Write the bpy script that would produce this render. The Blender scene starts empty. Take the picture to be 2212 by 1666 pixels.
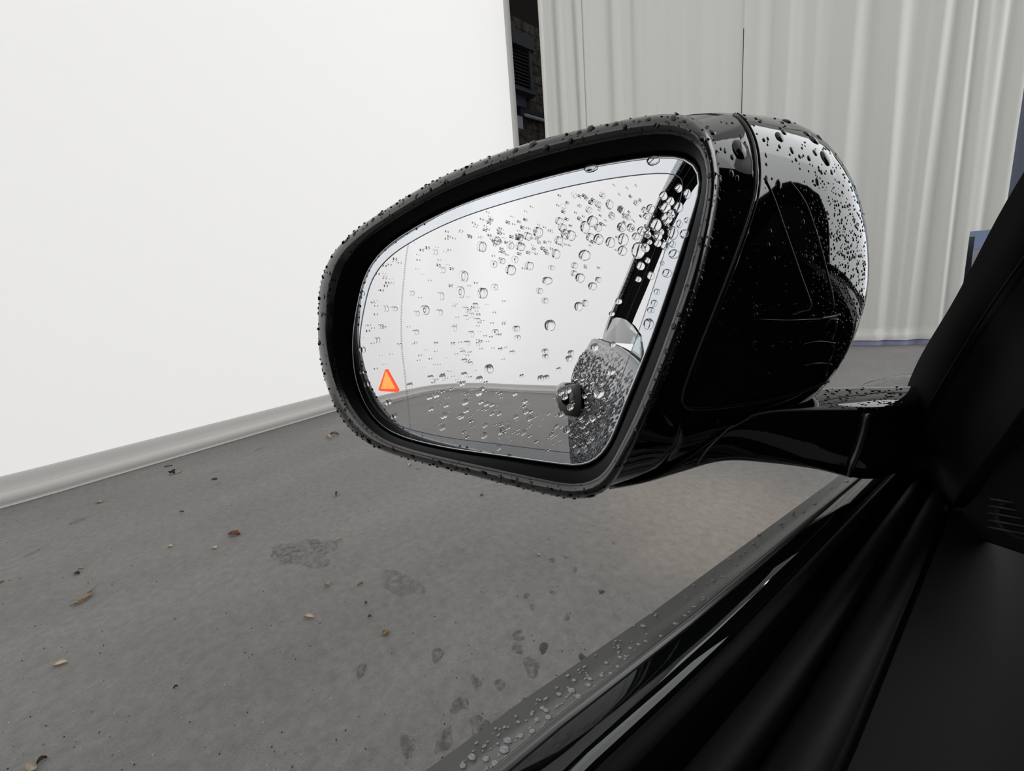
import bpy, bmesh, math, random
from mathutils import Vector, Matrix
from mathutils.bvhtree import BVHTree
from mathutils import noise as mnoise
random.seed(7)
S = bpy.context.scene
COL = S.collection
V = Vector
# ------------------------------------------------------------------ camera
FPX, CX, CY = 900.0, 1106.0, 833.0            # focal length and centre in pixels of 2212x1666
UPC = -V((364/FPX, -4437/FPX, -1.0)).normalized()
ax = (2200-CX)/FPX
FWC = V((ax, -(ax*UPC.x-UPC.z)/UPC.y, -1.0)).normalized()
RTC = FWC.cross(UPC)
M = Matrix((RTC, FWC, UPC))                    # world = M @ cam ; X right of car, Y forward, Z up
CAM = V((0, 0, 1.10))
cd = bpy.data.cameras.new('camera'); cam = bpy.data.objects.new('camera', cd); COL.objects.link(cam)
cd.sensor_fit = 'HORIZONTAL'; cd.sensor_width = 36; cd.lens = FPX/2212*36; cd.clip_start = 0.01; cd.clip_end = 100
cam.matrix_world = Matrix.Translation(CAM) @ M.to_4x4()
S.camera = cam
# ------------------------------------------------------------------ light and exposure
S.view_settings.view_transform = 'Standard'; S.view_settings.look = 'None'
S.view_settings.gamma = 1.0; S.view_settings.use_curve_mapping = False
S.view_settings.exposure = 0.0
w = bpy.data.worlds.new('world'); S.world = w; w.use_nodes = True
w.node_tree.nodes['Background'].inputs[0].default_value = (0.9, 0.95, 1, 1)
w.node_tree.nodes['Background'].inputs[1].default_value = 0.0
def area(name, loc, target, sx, sy, power, col=(1, 1, 1)):
    l = bpy.data.lights.new(name, 'AREA'); l.shape = 'RECTANGLE'; l.size = sx; l.size_y = sy; l.energy = power; l.color = col
    o = bpy.data.objects.new(name, l); COL.objects.link(o); o.location = loc
    o.rotation_euler = (V(target)-V(loc)).to_track_quat('-Z', 'Y').to_euler(); return o
area('daylight_opening', (4.35, 6.75, 3.85), (-.4, 0.0, 2.6), 7.6, 7.0, 330, (0.97, 0.99, 1.0))   # wide open hall door ahead on the right
sl_ = bpy.data.lights.new('warm_lamp_light', 'SPOT'); sl_.energy = 480; sl_.color = (1.0, 0.74, 0.50); sl_.spot_size = math.radians(13); sl_.spot_blend = 1.0; sl_.shadow_soft_size = .15
so_ = bpy.data.objects.new('warm_lamp_light', sl_); COL.objects.link(so_); so_.location = (-.62, 1.15, 6.8)
area('added_yard_fill', (0.6, 11.2, 6.0), (0.2, 13.0, 1.4), 2.0, 2.0, 160, (0.85, 0.9, 1.0))  # added unseen lamp, brightens the blue wall outside
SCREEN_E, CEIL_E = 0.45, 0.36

WARM_AT = (1570, 1120)
def ray(px, py): return (M @ V(((px-CX)/FPX, -(py-CY)/FPX, -1.0))).normalized()
def gp(px, py, z=0.0):
    d = ray(px, py); return CAM + d*((z-CAM.z)/d.z)
def rd(px, py, t): return CAM + ray(px, py)*t
so_.location = gp(*WARM_AT)+V((0, 0, 6.8))
# mirror frame: origin is the foot of the camera on the glass plane
az, el = math.radians(21), math.radians(4)
MN = V((math.sin(az)*math.cos(el), -math.cos(az)*math.cos(el), math.sin(el)))
MU = V((0, 0, 1)).cross(MN).normalized(); MV = MN.cross(MU)
MD = -(ray(1140, 680)*0.2).dot(MN)
MM = Matrix((MU, MV, MN)).transposed().to_4x4(); MM.translation = CAM - MN*MD
def lp(px, py, wv):                              # point on mirror-local plane at offset wv (local u, v, w)
    d = ray(px, py); t = (wv-MD)/d.dot(MN); P = d*t
    return V((P.dot(MU), P.dot(MV), wv))

# ------------------------------------------------------------------ materials
def mat(name, col=(.8, .8, .8), rough=.5, metal=0, spec=.5, emit=None, es=1.0, trans=0, ior=1.45, coat=0):
    m = bpy.data.materials.new(name); m.use_nodes = True; b = m.node_tree.nodes['Principled BSDF']
    b.inputs['Base Color'].default_value = (*col, 1); b.inputs['Roughness'].default_value = rough
    b.inputs['Metallic'].default_value = metal; b.inputs['Specular IOR Level'].default_value = spec
    b.inputs['Transmission Weight'].default_value = trans; b.inputs['IOR'].default_value = ior
    b.inputs['Coat Weight'].default_value = coat
    if emit: b.inputs['Emission Color'].default_value = (*emit, 1); b.inputs['Emission Strength'].default_value = es
    return m
def nd(m, t, **k):
    n = m.node_tree.nodes.new(t)
    for a, v in k.items(): setattr(n, a, v)
    return n
def lk(m, a, b): m.node_tree.links.new(a, b)
def add_noise_color(m, scale, c1, c2, detail=4, stretch=None, rough=.55, lo=.35, hi=.65):
    b = m.node_tree.nodes['Principled BSDF']
    tc = nd(m, 'ShaderNodeNewGeometry'); mp = nd(m, 'ShaderNodeMapping')
    if stretch: mp.inputs['Scale'].default_value = stretch
    n = nd(m, 'ShaderNodeTexNoise'); n.inputs['Scale'].default_value = scale; n.inputs['Detail'].default_value = detail; n.inputs['Roughness'].default_value = rough
    r = nd(m, 'ShaderNodeValToRGB'); r.color_ramp.elements[0].color = (*c1, 1); r.color_ramp.elements[1].color = (*c2, 1)
    r.color_ramp.elements[0].position = lo; r.color_ramp.elements[1].position = hi
    lk(m, tc.outputs['Position'], mp.inputs[0]); lk(m, mp.outputs[0], n.inputs[0]); lk(m, n.outputs['Fac'], r.inputs[0]); lk(m, r.outputs[0], b.inputs['Base Color'])
    return n, r, mp
def add_bump(m, scale, strength, dist, detail=3, stretch=None):
    b = m.node_tree.nodes['Principled BSDF']
    tc = nd(m, 'ShaderNodeNewGeometry'); mp = nd(m, 'ShaderNodeMapping')
    if stretch: mp.inputs['Scale'].default_value = stretch
    n = nd(m, 'ShaderNodeTexNoise'); n.inputs['Scale'].default_value = scale; n.inputs['Detail'].default_value = detail
    u = nd(m, 'ShaderNodeBump'); u.inputs['Strength'].default_value = strength; u.inputs['Distance'].default_value = dist
    lk(m, tc.outputs['Position'], mp.inputs[0]); lk(m, mp.outputs[0], n.inputs[0]); lk(m, n.outputs['Fac'], u.inputs['Height']); lk(m, u.outputs[0], b.inputs['Normal'])
def add_drop_bump(m, scale, radius, dist, stretch=None, chance=.5):
    """wet lacquer: scattered domes of water in the relief"""
    b = m.node_tree.nodes['Principled BSDF']
    tc = nd(m, 'ShaderNodeNewGeometry'); mp = nd(m, 'ShaderNodeMapping')
    if stretch: mp.inputs['Scale'].default_value = stretch
    v = nd(m, 'ShaderNodeTexVoronoi'); v.inputs['Scale'].default_value = scale
    r = nd(m, 'ShaderNodeMapRange'); r.inputs['From Min'].default_value = 0; r.inputs['From Max'].default_value = radius; r.inputs['To Min'].default_value = 1; r.inputs['To Max'].default_value = 0
    r.interpolation_type = 'SMOOTHSTEP'
    sep = nd(m, 'ShaderNodeSeparateColor'); gt = nd(m, 'ShaderNodeMath', operation='LESS_THAN'); gt.inputs[1].default_value = chance
    mu = nd(m, 'ShaderNodeMath', operation='MULTIPLY')
    u = nd(m, 'ShaderNodeBump'); u.inputs['Strength'].default_value = 1; u.inputs['Distance'].default_value = dist
    lk(m, tc.outputs['Position'], mp.inputs[0]); lk(m, mp.outputs[0], v.inputs[0]); lk(m, v.outputs['Distance'], r.inputs[0])
    lk(m, v.outputs['Color'], sep.inputs[0]); lk(m, sep.outputs[0], gt.inputs[0]); lk(m, r.outputs[0], mu.inputs[0]); lk(m, gt.outputs[0], mu.inputs[1])
    lk(m, mu.outputs[0], u.inputs['Height']); lk(m, u.outputs[0], b.inputs['Normal'])

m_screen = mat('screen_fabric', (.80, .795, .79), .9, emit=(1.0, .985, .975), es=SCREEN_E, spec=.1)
m_skirt = mat('skirt_fabric', (.74, .725, .70), .9, spec=.1)
m_ceiling = mat('ceiling_glow', (.6, .6, .58), .9, emit=(1, .99, .985), es=CEIL_E, spec=.1)  # glow added to the ceiling in place of overhead lamps
m_curtain = mat('curtain_fabric', (.76, .765, .735), .85, spec=.15); add_bump(m_curtain, 900, .12, .0006)
m_hem_light = mat('hem_daylight_blue', (.36, .38, .56), .9, spec=.1)  # daylight under the curtains, put into a blue colour
m_block = mat('concrete_block', (.1, .09, .08), .95, spec=.1); add_noise_color(m_block, 7, (.045, .04, .036), (.13, .115, .10))
m_mortar = mat('mortar', (.03, .027, .025), .95, spec=.1)
m_dark = mat('dark_paint', (.012, .014, .018), .7)
m_dark_blue = mat('dark_blue_paint', (.03, .035, .05), .6)
m_grey_metal = mat('grey_tube', (.35, .36, .42), .4)
m_blue_wall = mat('pale_blue_paint', (.30, .36, .50), .8)
m_pink = mat('pale_pink_paving', (.55, .50, .50), .9)
m_strip = mat('gap_light_grey_blue', (.20, .22, .29), .8)

# concrete floor
m_floor = mat('concrete_floor', (.3, .29, .28), .52, spec=.45)
b = m_floor.node_tree.nodes['Principled BSDF']
geo = nd(m_floor, 'ShaderNodeNewGeometry')
def nz(scale, detail, rough=.6, stretch=None, rot=None):
    n = nd(m_floor, 'ShaderNodeTexNoise'); n.inputs['Scale'].default_value = scale; n.inputs['Detail'].default_value = detail; n.inputs['Roughness'].default_value = rough
    mp = nd(m_floor, 'ShaderNodeMapping')
    if stretch: mp.inputs['Scale'].default_value = stretch
    if rot: mp.inputs['Rotation'].default_value = (0, 0, rot)
    lk(m_floor, geo.outputs['Position'], mp.inputs[0]); lk(m_floor, mp.outputs[0], n.inputs[0]); return n
n1 = nz(1.1, 8, .62, (1, .45, 1), .15); n2 = nz(26, 6, .7); n3 = nz(230, 2, .6)
r1 = nd(m_floor, 'ShaderNodeValToRGB'); r1.color_ramp.elements[0].position = .30; r1.color_ramp.elements[1].position = .72
r1.color_ramp.elements[0].color = (.19, .184, .176, 1); r1.color_ramp.elements[1].color = (.295, .288, .278, 1)
r2 = nd(m_floor, 'ShaderNodeMapRange'); r2.inputs['From Min'].default_value = .3; r2.inputs['From Max'].default_value = .7; r2.inputs['To Min'].default_value = .80; r2.inputs['To Max'].default_value = 1.16
r3 = nd(m_floor, 'ShaderNodeMapRange'); r3.inputs['From Min'].default_value = .3; r3.inputs['From Max'].default_value = .7; r3.inputs['To Min'].default_value = .90; r3.inputs['To Max'].default_value = 1.10
mm = nd(m_floor, 'ShaderNodeMath', operation='MULTIPLY'); vm = nd(m_floor, 'ShaderNodeVectorMath', operation='SCALE')
lk(m_floor, n1.outputs['Fac'], r1.inputs[0]); lk(m_floor, n2.outputs['Fac'], r2.inputs[0]); lk(m_floor, n3.outputs['Fac'], r3.inputs[0])
lk(m_floor, r2.outputs[0], mm.inputs[0]); lk(m_floor, r3.outputs[0], mm.inputs[1]); lk(m_floor, r1.outputs[0], vm.inputs[0]); lk(m_floor, mm.outputs[0], vm.inputs['Scale'])
lk(m_floor, vm.outputs[0], b.inputs['Base Color'])
bu = nd(m_floor, 'ShaderNodeBump'); bu.inputs['Strength'].default_value = .8; bu.inputs['Distance'].default_value = .006
n4 = nz(60, 5, .65, (1, .6, 1)); ad = nd(m_floor, 'ShaderNodeMath', operation='ADD'); lk(m_floor, n4.outputs['Fac'], ad.inputs[0]); lk(m_floor, n3.outputs['Fac'], ad.inputs[1])
lk(m_floor, ad.outputs[0], bu.inputs['Height']); lk(m_floor, bu.outputs[0], b.inputs['Normal'])
rr = nd(m_floor, 'ShaderNodeMapRange'); rr.inputs['To Min'].default_value = .42; rr.inputs['To Max'].default_value = .68
lk(m_floor, n1.outputs['Fac'], rr.inputs[0]); lk(m_floor, rr.outputs[0], b.inputs['Roughness'])

# stain: a dark wet patch with noisy break-up
m_plate = mat('base_plate_painted_sheen', (.06, .06, .057), .4, spec=.4)  # grey base paints the floor reflected in a black plate
m_bead = mat('bead_on_black', (.004, .0045, .005), .04, spec=.8, ior=1.4)
def stain_mat(name, col, lo, hi, sc=60, top=.42):
    m = mat(name, col, .35, spec=.4); b = m.node_tree.nodes['Principled BSDF']
    n = nd(m, 'ShaderNodeTexNoise'); n.inputs['Scale'].default_value = sc; n.inputs['Detail'].default_value = 6; n.inputs['Roughness'].default_value = .65
    g = nd(m, 'ShaderNodeNewGeometry'); r = nd(m, 'ShaderNodeValToRGB'); r.color_ramp.elements[0].position = lo; r.color_ramp.elements[1].position = hi
    lk(m, g.outputs['Position'], n.inputs[0]); r.color_ramp.elements[1].color = (top, top, top, 1); lk(m, n.outputs['Fac'], r.inputs[0]); lk(m, r.outputs[0], b.inputs['Alpha']); return m
m_stain = stain_mat('damp_stain', (.055, .053, .05), .38, .62)
m_stain2 = stain_mat('oily_stain', (.055, .045, .042), .15, .55, 60, .62)
m_scuff = stain_mat('scuffed_tape_residue', (.13, .13, .125), .42, .62, 45, .42)

m_gloss = mat('gloss_black_lacquer', (.0035, .004, .0045), .035, spec=.5, coat=.3)
m_gloss.node_tree.nodes['Principled BSDF'].inputs['Coat Roughness'].default_value = .02
m_cap = mat('gloss_black_cap_paint', (.0035, .004, .0045), .04, spec=1.0, ior=1.62)
m_satin = mat('satin_black_plastic', (.006, .0065, .007), .45, spec=.25); add_bump(m_satin, 1600, .15, .0003)
m_funnel = mat('matte_black_plastic', (.003, .0035, .004), .5, spec=.14)
m_rim = mat('semi_gloss_black_rim', (.009, .009, .010), .22, spec=1.0, ior=1.6)
m_seam = mat('seam_edge', (.03, .028, .028), .25, spec=.8)  # lighter base paints the highlight along seams and edges
m_groove = mat('dark_groove', (.001, .001, .001), .6, spec=.1)
m_wet = mat('wet_black_paint', (.004, .0045, .005), .06, spec=1.0, ior=1.6)
add_drop_bump(m_wet, 170, .62, .004, (1, .42, .8), .72)
m_wet_fine = mat('wet_black_paint_fine_spray', (.004, .0045, .005), .07, spec=1.0, ior=1.6)
add_drop_bump(m_wet_fine, 260, .6, .003, None, .8)
m_rubber = mat('black_rubber', (.004, .004, .0045), .6, spec=.15)
m_pillar = mat('dull_black_frame', (.003, .003, .0035), .8, spec=.08)
m_card = mat('dark_soft_trim', (.009, .0095, .011), .8, spec=.15); add_bump(m_card, 1200, .3, .0004)
m_card2 = mat('dark_leather_trim', (.014, .0135, .015), .7, spec=.2); add_bump(m_card2, 900, .25, .0005)
m_cabin = mat('dark_cabin_trim', (.008, .008, .009), .8, spec=.2)
m_tint = mat('tinted_window_glass', (.55, .68, .66), .02, trans=1.0, ior=1.45)
m_silver = mat('mirror_silver', (.86, .865, .885), .0, metal=1.0)
m_silver2 = mat('mirror_border_silver', (.76, .80, .85), .0, metal=1.0)
m_line = mat('etched_line', (.28, .32, .40), .3)
m_dash = mat('etched_dashes', (.42, .45, .48), .4)
m_chrome = mat('bright_glass_edge', (.72, .74, .76), .22, metal=.85)
m_water = mat('water', (1, 1, 1), .0, trans=1.0, ior=1.33, spec=.5)
m_warn = mat('warning_lamp', (.2, .02, .01), .5, emit=(1.0, .10, .035), es=1.0)
m_warn_core = mat('warning_lamp_core', (.2, .08, .02), .5, emit=(1.0, .36, .09), es=1.15)

# ------------------------------------------------------------------ helpers
def mesh_obj(name, verts, faces, m, parent=None, smooth=True, mats=None, fm=None, auto=None):
    me = bpy.data.meshes.new(name); me.from_pydata([tuple(v) for v in verts], [], faces); me.validate(); me.update()
    for mt in (mats or [m]): me.materials.append(mt)
    if fm:
        for p, k in zip(me.polygons, fm): p.material_index = k
    if smooth:
        for p in me.polygons: p.use_smooth = True
    o = bpy.data.objects.new(name, me); COL.objects.link(o)
    if parent: o.parent = parent
    return o
def empty(name, mw=None):
    o = bpy.data.objects.new(name, None); COL.objects.link(o); o.empty_display_size = .05
    if mw is not None: o.matrix_world = mw
    return o
def tag(o, label=None, cat=None, group=None, kind=None):
    if label: o['label'] = label
    if cat: o['category'] = cat
    if group: o['group'] = group
    if kind: o['kind'] = kind
    return o
def loft(rings, closed=True, cap0=False, cap1=False):
    n = len(rings[0]); vs = [p for r in rings for p in r]; fs = []
    for i in range(len(rings)-1):
        for j in range(n if closed else n-1):
            a = i*n+j; c = i*n+(j+1) % n; fs.append((a, c, c+n, a+n))
    if cap0: fs.append(tuple(reversed(range(n))))
    if cap1: fs.append(tuple(range((len(rings)-1)*n, len(rings)*n)))
    return vs, fs
def spline(pts, n, closed=False):                # Catmull-Rom through points, n samples evenly by length
    P = [V(p) for p in pts]; L = len(P); out = []
    segs = L if closed else L-1
    for i in range(segs):
        if closed: a, b_, c, d = P[(i-1) % L], P[i], P[(i+1) % L], P[(i+2) % L]
        else: a, b_, c, d = P[max(i-1, 0)], P[i], P[i+1], P[min(i+2, L-1)]
        # centripetal-ish: plain Catmull-Rom with .5 tension
        for k in range(24):
            t = k/24; out.append(.5*((2*b_)+(c-a)*t+(2*a-5*b_+4*c-d)*t*t+(3*b_-a-3*c+d)*t**3))
    if not closed: out.append(P[-1].copy())
    if closed: out.append(out[0].copy())
    s = [0]
    for i in range(1, len(out)): s.append(s[-1]+(out[i]-out[i-1]).length)
    res = []; j = 0; m_ = n if closed else n-1
    for k in range(n):
        t = s[-1]*k/m_
        while j < len(s)-2 and s[j+1] < t: j += 1
        f = (t-s[j])/max(s[j+1]-s[j], 1e-12); res.append(out[j].lerp(out[j+1], min(max(f, 0), 1)))
    return res
def tube(path, rad, k=8, up=None, caps=True, flat=1.0):
    rings = []; n = len(path)
    for i, p in enumerate(path):
        t = (path[min(i+1, n-1)]-path[max(i-1, 0)]).normalized()
        u_ = V(up) if up is not None else (V((0, 0, 1)) if abs(t.z) < .9 else V((1, 0, 0)))
        a = t.cross(u_).normalized(); b_ = a.cross(t).normalized()
        r = rad(i/(n-1)) if callable(rad) else rad
        rings.append([p+a*r*math.cos(2*math.pi*q/k)+b_*r*flat*math.sin(2*math.pi*q/k) for q in range(k)])
    return loft(rings, True, caps, caps)
def box(lo, hi):
    x0, y0, z0 = lo; x1, y1, z1 = hi
    v = [(x0, y0, z0), (x1, y0, z0), (x1, y1, z0), (x0, y1, z0), (x0, y0, z1), (x1, y0, z1), (x1, y1, z1), (x0, y1, z1)]
    return v, [(0, 3, 2, 1), (4, 5, 6, 7), (0, 1, 5, 4), (1, 2, 6, 5), (2, 3, 7, 6), (3, 0, 4, 7)]
def merge(parts):
    vs, fs = [], []
    for v, f in parts:
        o = len(vs); vs += list(v); fs += [tuple(i+o for i in q) for q in f]
    return vs, fs
def bevel(o, wd, seg=2):
    md = o.modifiers.new('bevel', 'BEVEL'); md.width = wd; md.segments = seg; md.limit_method = 'ANGLE'; return o

# ------------------------------------------------------------------ the hall
fl = mesh_obj('floor', [(-9, -14, 0), (8, -14, 0), (8, 14, 0), (-9, 14, 0)], [(0, 1, 2, 3)], m_floor, smooth=False); tag(fl, kind='structure')
ce = mesh_obj('ceiling', *box((-9, -14, 8.0), (8, 14, 8.1)), m_ceiling, smooth=False); tag(ce, kind='structure')
HT = 8.0
# luminous white screen wrapping left and rear
sp = [(-6.40, 5.80), (-5.08, 1.47), (-4.54, -.32), (-4.33, -1.1), (-4.16, -2.4), (-4.10, -4), (-4.12, -6.5), (-4.14, -9), (-4.05, -10.6), (-3.7, -11.4), (-3.1, -11.75), (-2.4, -11.6), (-1.2, -10.95), (1, -10.2), (4, -9.2), (7.5, -8.2)]
path = spline([(x, y, 0) for x, y in sp], 220)
def inward(i, P):
    t = (P[min(i+1, len(P)-1)]-P[max(i-1, 0)]).normalized(); return V((0, 0, 1)).cross(t)*1.0
nrm = [inward(i, path) for i in range(len(path))]
ctr = V((-1, -2, 0)); nrm = [n if n.dot(ctr-p) > 0 else -n for n, p in zip(nrm, path)]
scr = empty('backdrop_screen', Matrix.Translation((-4.5, 0, 0)))
tag(scr, 'seamless bright white backdrop screen curving round the left side with grey hem', 'screen')
def sweep(prof, P=path, N=nrm):                  # prof: list of (offset inward, z)
    return loft([[p+n*o+V((0, 0, z)) for p, n in zip(P, N)] for o, z in prof], False)
def sweep_local(prof, root, name, m, lab=None):
    v, f = sweep(prof); inv = root.matrix_world.inverted()
    o = mesh_obj(name, [inv @ V(q) for q in v], f, m, root)
    if lab: o['label'] = lab
    return o
bpy.context.view_layer.update()
sweep_local([(0, .20), (0, .6), (0, 3), (0, HT-.02)], scr, 'screen_fabric', m_screen)
sweep_local([(-.012, .22), (.004, .205), (.012, .19), (.014, .15), (.020, .10), (.026, .095)], scr, 'skirt_band', m_skirt, 'grey fabric hem band below the bright screen')
sweep_local([(.024, .098), (.040, .088), (.050, .060), (.044, .030), (.030, .014), (.040, .004), (.045, .002)], scr, 'pole_pocket', m_skirt, 'rounded pole pocket along the foot of the screen')
# side return of the screen at its right end
e0, e1 = path[0], V((-6.62, 5.95, 0))
en = (V((0, 0, 0))-e0).normalized()
v = [e0+V((0, 0, 0)), e0+V((.03, .12, 0)), e1]; vs = [q+V((0, 0, z)) for z in (0.0, HT-.02) for q in v]
inv = scr.matrix_world.inverted()
o = mesh_obj('side_return', [inv @ q for q in vs], [(0, 1, 4, 3), (1, 2, 5, 4)], m_skirt, scr); o['label'] = 'folded grey edge of the screen beside the dark gap'

# curtains ------------------------------------------------------------
cp = [(-5.98, 6.05), (-4.6, 6.85), (-3.0, 7.55), (-1.47, 8.12), (-.6, 8.45), (.3, 8.75), (.75, 8.9)]
cpath = spline([(x, y, 0) for x, y in cp], 1500)
cs = [0]
for i in range(1, len(cpath)): cs.append(cs[-1]+(cpath[i]-cpath[i-1]).length)
def s_at(px, py=120):
    d = ray(px, py); a = math.atan2(d.x, d.y); best = min(range(len(cpath)), key=lambda i: abs(math.atan2(cpath[i].x, cpath[i].y)-a)); return cs[best]
folds = [(1178, .05, .030), (1203, -.05, .045), (1222, .02, .03), (1245, -.05, .04), (1268, .01, .03), (1322, -.030, .05), (1347, .03, .05), (1368, -.035, .06), (1404, .015, .05), (1440, -.015, .06), (1475, .02, .06),
         (1515, .015, .05), (1560, .012, .06), (1640, .028, .07), (1668, -.022, .04), (1700, .03, .05), (1735, -.015, .05), (1762, .02, .05), (1800, -.02, .06), (1842, .055, .08), (1880, -.035, .06), (1912, .01, .03), (1938, .06, .08), (1968, -.03, .06), (2000, .02, .04), (2028, .055, .06),
         (2062, -.04, .06), (2088, .06, .05), (2104, -.03, .04), (2124, .045, .05), (2152, .05, .06), (2178, -.04, .05), (2215, .04, .06)]
FS = [(s_at(p), a, wd) for p, a, wd in folds]
def fold(s, z):
    k = 0
    for s0, a, wd in FS:
        dr = .05*math.sin(s0*7.1)*(z/4-1); k += a*(1.25 if s0 > FS[9][0] else 1.9)*math.exp(-((s-s0-dr)/(wd*(1.15+.15*math.sin(z*.9+s0*3))))**2)
    k += .010*math.sin(s*11+.4*z)+.006*mnoise.noise(V((s*6, z*.35, 3)))
    return k
def curtain(name, s0, s1, z0, label, holes=None, side=0.0):
    nx = int((s1-s0)*70); zs = [z0, z0+.03, z0+.10, z0+.105, z0+.2, z0+.5]+[z0+.5+(HT-.02-z0-.5)*k/16 for k in range(1, 17)]
    root = empty(name); V0 = None; vs = []
    for z in zs:
        for i in range(nx+1):
            s = s0+(s1-s0)*i/nx; j = min(range(0, 1), default=0)
            k = min(int(s/cs[-1]*(len(cpath)-1)), len(cpath)-2); p = cpath[k]; t = (cpath[k+1]-cpath[k]).normalized(); n = V((t.y, -t.x, 0))
            hem = .012 if z < z0+.102 else 0
            dz = .012*math.sin(s*2.3)+.008*math.sin(s*5.1+1) if z < z0+.3 else 0
            vs.append(p+n*(fold(s, z)+hem+side)+V((0, 0, z+dz)))
    if V0 is None: root.location = cpath[int(s0/cs[-1]*(len(cpath)-1))]
    fs = []
    for r in range(len(zs)-1):
        for i in range(nx):
            s = s0+(s1-s0)*(i+.5)/nx; zc = .5*(zs[r]+zs[r+1])
            if holes and holes(s, zc): continue
            a = r*(nx+1)+i; fs.append((a, a+1, a+nx+2, a+nx+1))
    o = mesh_obj('drape', [q-root.location for q in vs], fs, m_curtain, root)
    # blue strip below the hem, coloured as outdoor light coming under
    lv = []
    for z in (z0-.075, z0+.16):
        for i in range(0, nx+1, 3):
            s = s0+(s1-s0)*i/nx; k = min(int(s/cs[-1]*(len(cpath)-1)), len(cpath)-2); p = cpath[k]; t = (cpath[k+1]-cpath[k]).normalized(); n = V((t.y, -t.x, 0))
            dz = .012*math.sin(s*2.3)+.008*math.sin(s*5.1+1)
            lv.append(p+n*(fold(s, z0)-.02)+V((0, 0, z+dz))-root.location)
    m_ = len(lv)//2
    l = mesh_obj('hem_light_strip', lv, [(i, i+1, m_+i+1, m_+i) for i in range(m_-1)], m_hem_light, root); l['label'] = 'blue strip painted as daylight under the hem'
    tag(root, label, 'curtain', 'grey white hall curtains'); return root
sA, sB, sC, sD = s_at(1168), s_at(1262), s_at(1607), s_at(2206, 200)
hole_s = s_at(2085, 560)
curtain('curtain', sA, sB-.01, .09, 'narrow folded curtain panel next to the dark wall gap')
curtain('curtain.001', sB-.02, sC-.01, .09, 'nearly flat middle curtain panel above the mirror housing', side=-.015)
def hole(s, z): return s > hole_s and z < 1.42
curtain('curtain.002', sC, sD, .09, 'widest curtain panel with soft folds right of the mirror, cut out low at its right', hole)
curtain('curtain.003', sD+.16, cs[-1]-.01, .09, 'last curtain panel at the right edge behind the door pillar')

# block wall in the gap ------------------------------------------------
wl = mesh_obj('wall_back', *box((-7.95, 4.6, 0), (-7.72, 10.5, HT)), m_mortar, smooth=False); tag(wl, kind='structure')
bv, bf = box((-.02, -.195, -.094), (.02, .195, .094))
me = bpy.data.meshes.new('concrete_block'); me.from_pydata(bv, [], bf); me.materials.append(m_block)
cnt = 0
for r in range(8, 36):
    for c in range(9):
        y = 5.6+c*.40+(.2 if r % 2 else 0); z = .1+r*.2
        if y > 8.4: continue
        o = bpy.data.objects.new('block' if cnt == 0 else 'block.%03d' % cnt, me); COL.objects.link(o); o.parent = wl
        o.location = (-7.715+random.uniform(-.006, .006), y, z); cnt += 1
# louvred shutter, lamp pipe and small box on that wall
sh = empty('wall_vent', Matrix.Translation((-7.66, 6.3, 4.1)))
tag(sh, 'dark louvred vent high on the block wall in the gap', 'vent')
WX = -7.60
def wp(px, py):                                  # point on the block wall face
    d = ray(px, py); return CAM+d*((WX-CAM.x)/d.x)
a = wp(1100, 90); b2 = wp(1147, 200)
y1 = b2.y; zt = wp(1147, 112).z; zb = b2.z
fr = merge([box((-.05, 5.2-6.3, zt-4.1), (.12, y1+.14-6.3, zt+.26-4.1)), box((-.05, y1-6.3, zb-4.1), (.08, y1+.07-6.3, zt-4.1)), box((-.05, 5.2-6.3, zb-.10-4.1), (.10, y1+.05-6.3, zb+.02-4.1))])
mesh_obj('vent_frame', *fr, m_dark_blue, sh, smooth=False)
mesh_obj('vent_back', *box((-.055, 5.2-6.3, zb-4.1), (-.04, y1-6.3, zt-4.1)), m_dark, sh, smooth=False)
ns = 12
for k in range(ns):
    z = zb+(zt-zb)*(k+.5)/ns-4.1; q = .045
    vv = [(-.03, 5.2-6.3, z+q), (.05, 5.2-6.3, z-q), (.05, y1-6.3, z-q), (-.03, y1-6.3, z+q)]; vv += [(x, y, zz-.012) for x, y, zz in vv]
    mesh_obj('slat' if k == 0 else 'slat.%03d' % k, vv, [(0, 1, 2, 3), (7, 6, 5, 4), (0, 4, 5, 1), (1, 5, 6, 2), (2, 6, 7, 3), (3, 7, 4, 0)], m_dark, sh, smooth=False)
led = wp(1120, 205)
tg = empty('wall_ledge', Matrix.Translation((WX, led.y, led.z)))
tag(tg, 'slate grey metal ledge under the dark vent on the block wall', 'ledge')
mesh_obj('ledge_plate', *merge([box((-.1, -1.2, -.02), (.22, .35, .03)), box((-.1, -1.2, -.28), (.10, .12, -.02))]), m_dark_blue, tg, smooth=False)
tb = wp(1150, 255); t0 = wp(1124, 244)
tl = empty('tube_lamp', Matrix.Translation((WX, t0.y, t0.z)))
tag(tl, 'unlit fluorescent tube lamp running along the block wall', 'lamp')
L = 1.5
mesh_obj('lamp_housing', *box((-.1, 0, .02), (.03, L, .12)), m_dark, tl, smooth=False)
v, f = tube([V((.03, .03, -.03)), V((.03, L-.03, -.03))], .035, 10); mesh_obj('lamp_tube', v, f, m_grey_metal, tl)
mesh_obj('end_cap', *box((-.05, -.06, -.09), (.08, .04, .12)), m_dark, tl, smooth=False)
bp = wp(1120, 266)
bx = mesh_obj('junction_box', *box((-.12, -.09, -.13), (.06, .09, .13)), m_grey_metal, smooth=False); bx.location = (WX, bp.y, bp.z); bevel(bx, .01)
tag(bx, 'small pale grey junction box below the tube lamp', 'box')
pp = wp(1115, 235)
v, f = tube([V((-.03, -.16, -1.6)), V((-.03, -.16, 0)), V((-.03, -.16, .35))], .03, 8); cdt = mesh_obj('conduit', v, f, m_dark, None); cdt.location = (WX, pp.y, pp.z)
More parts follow.
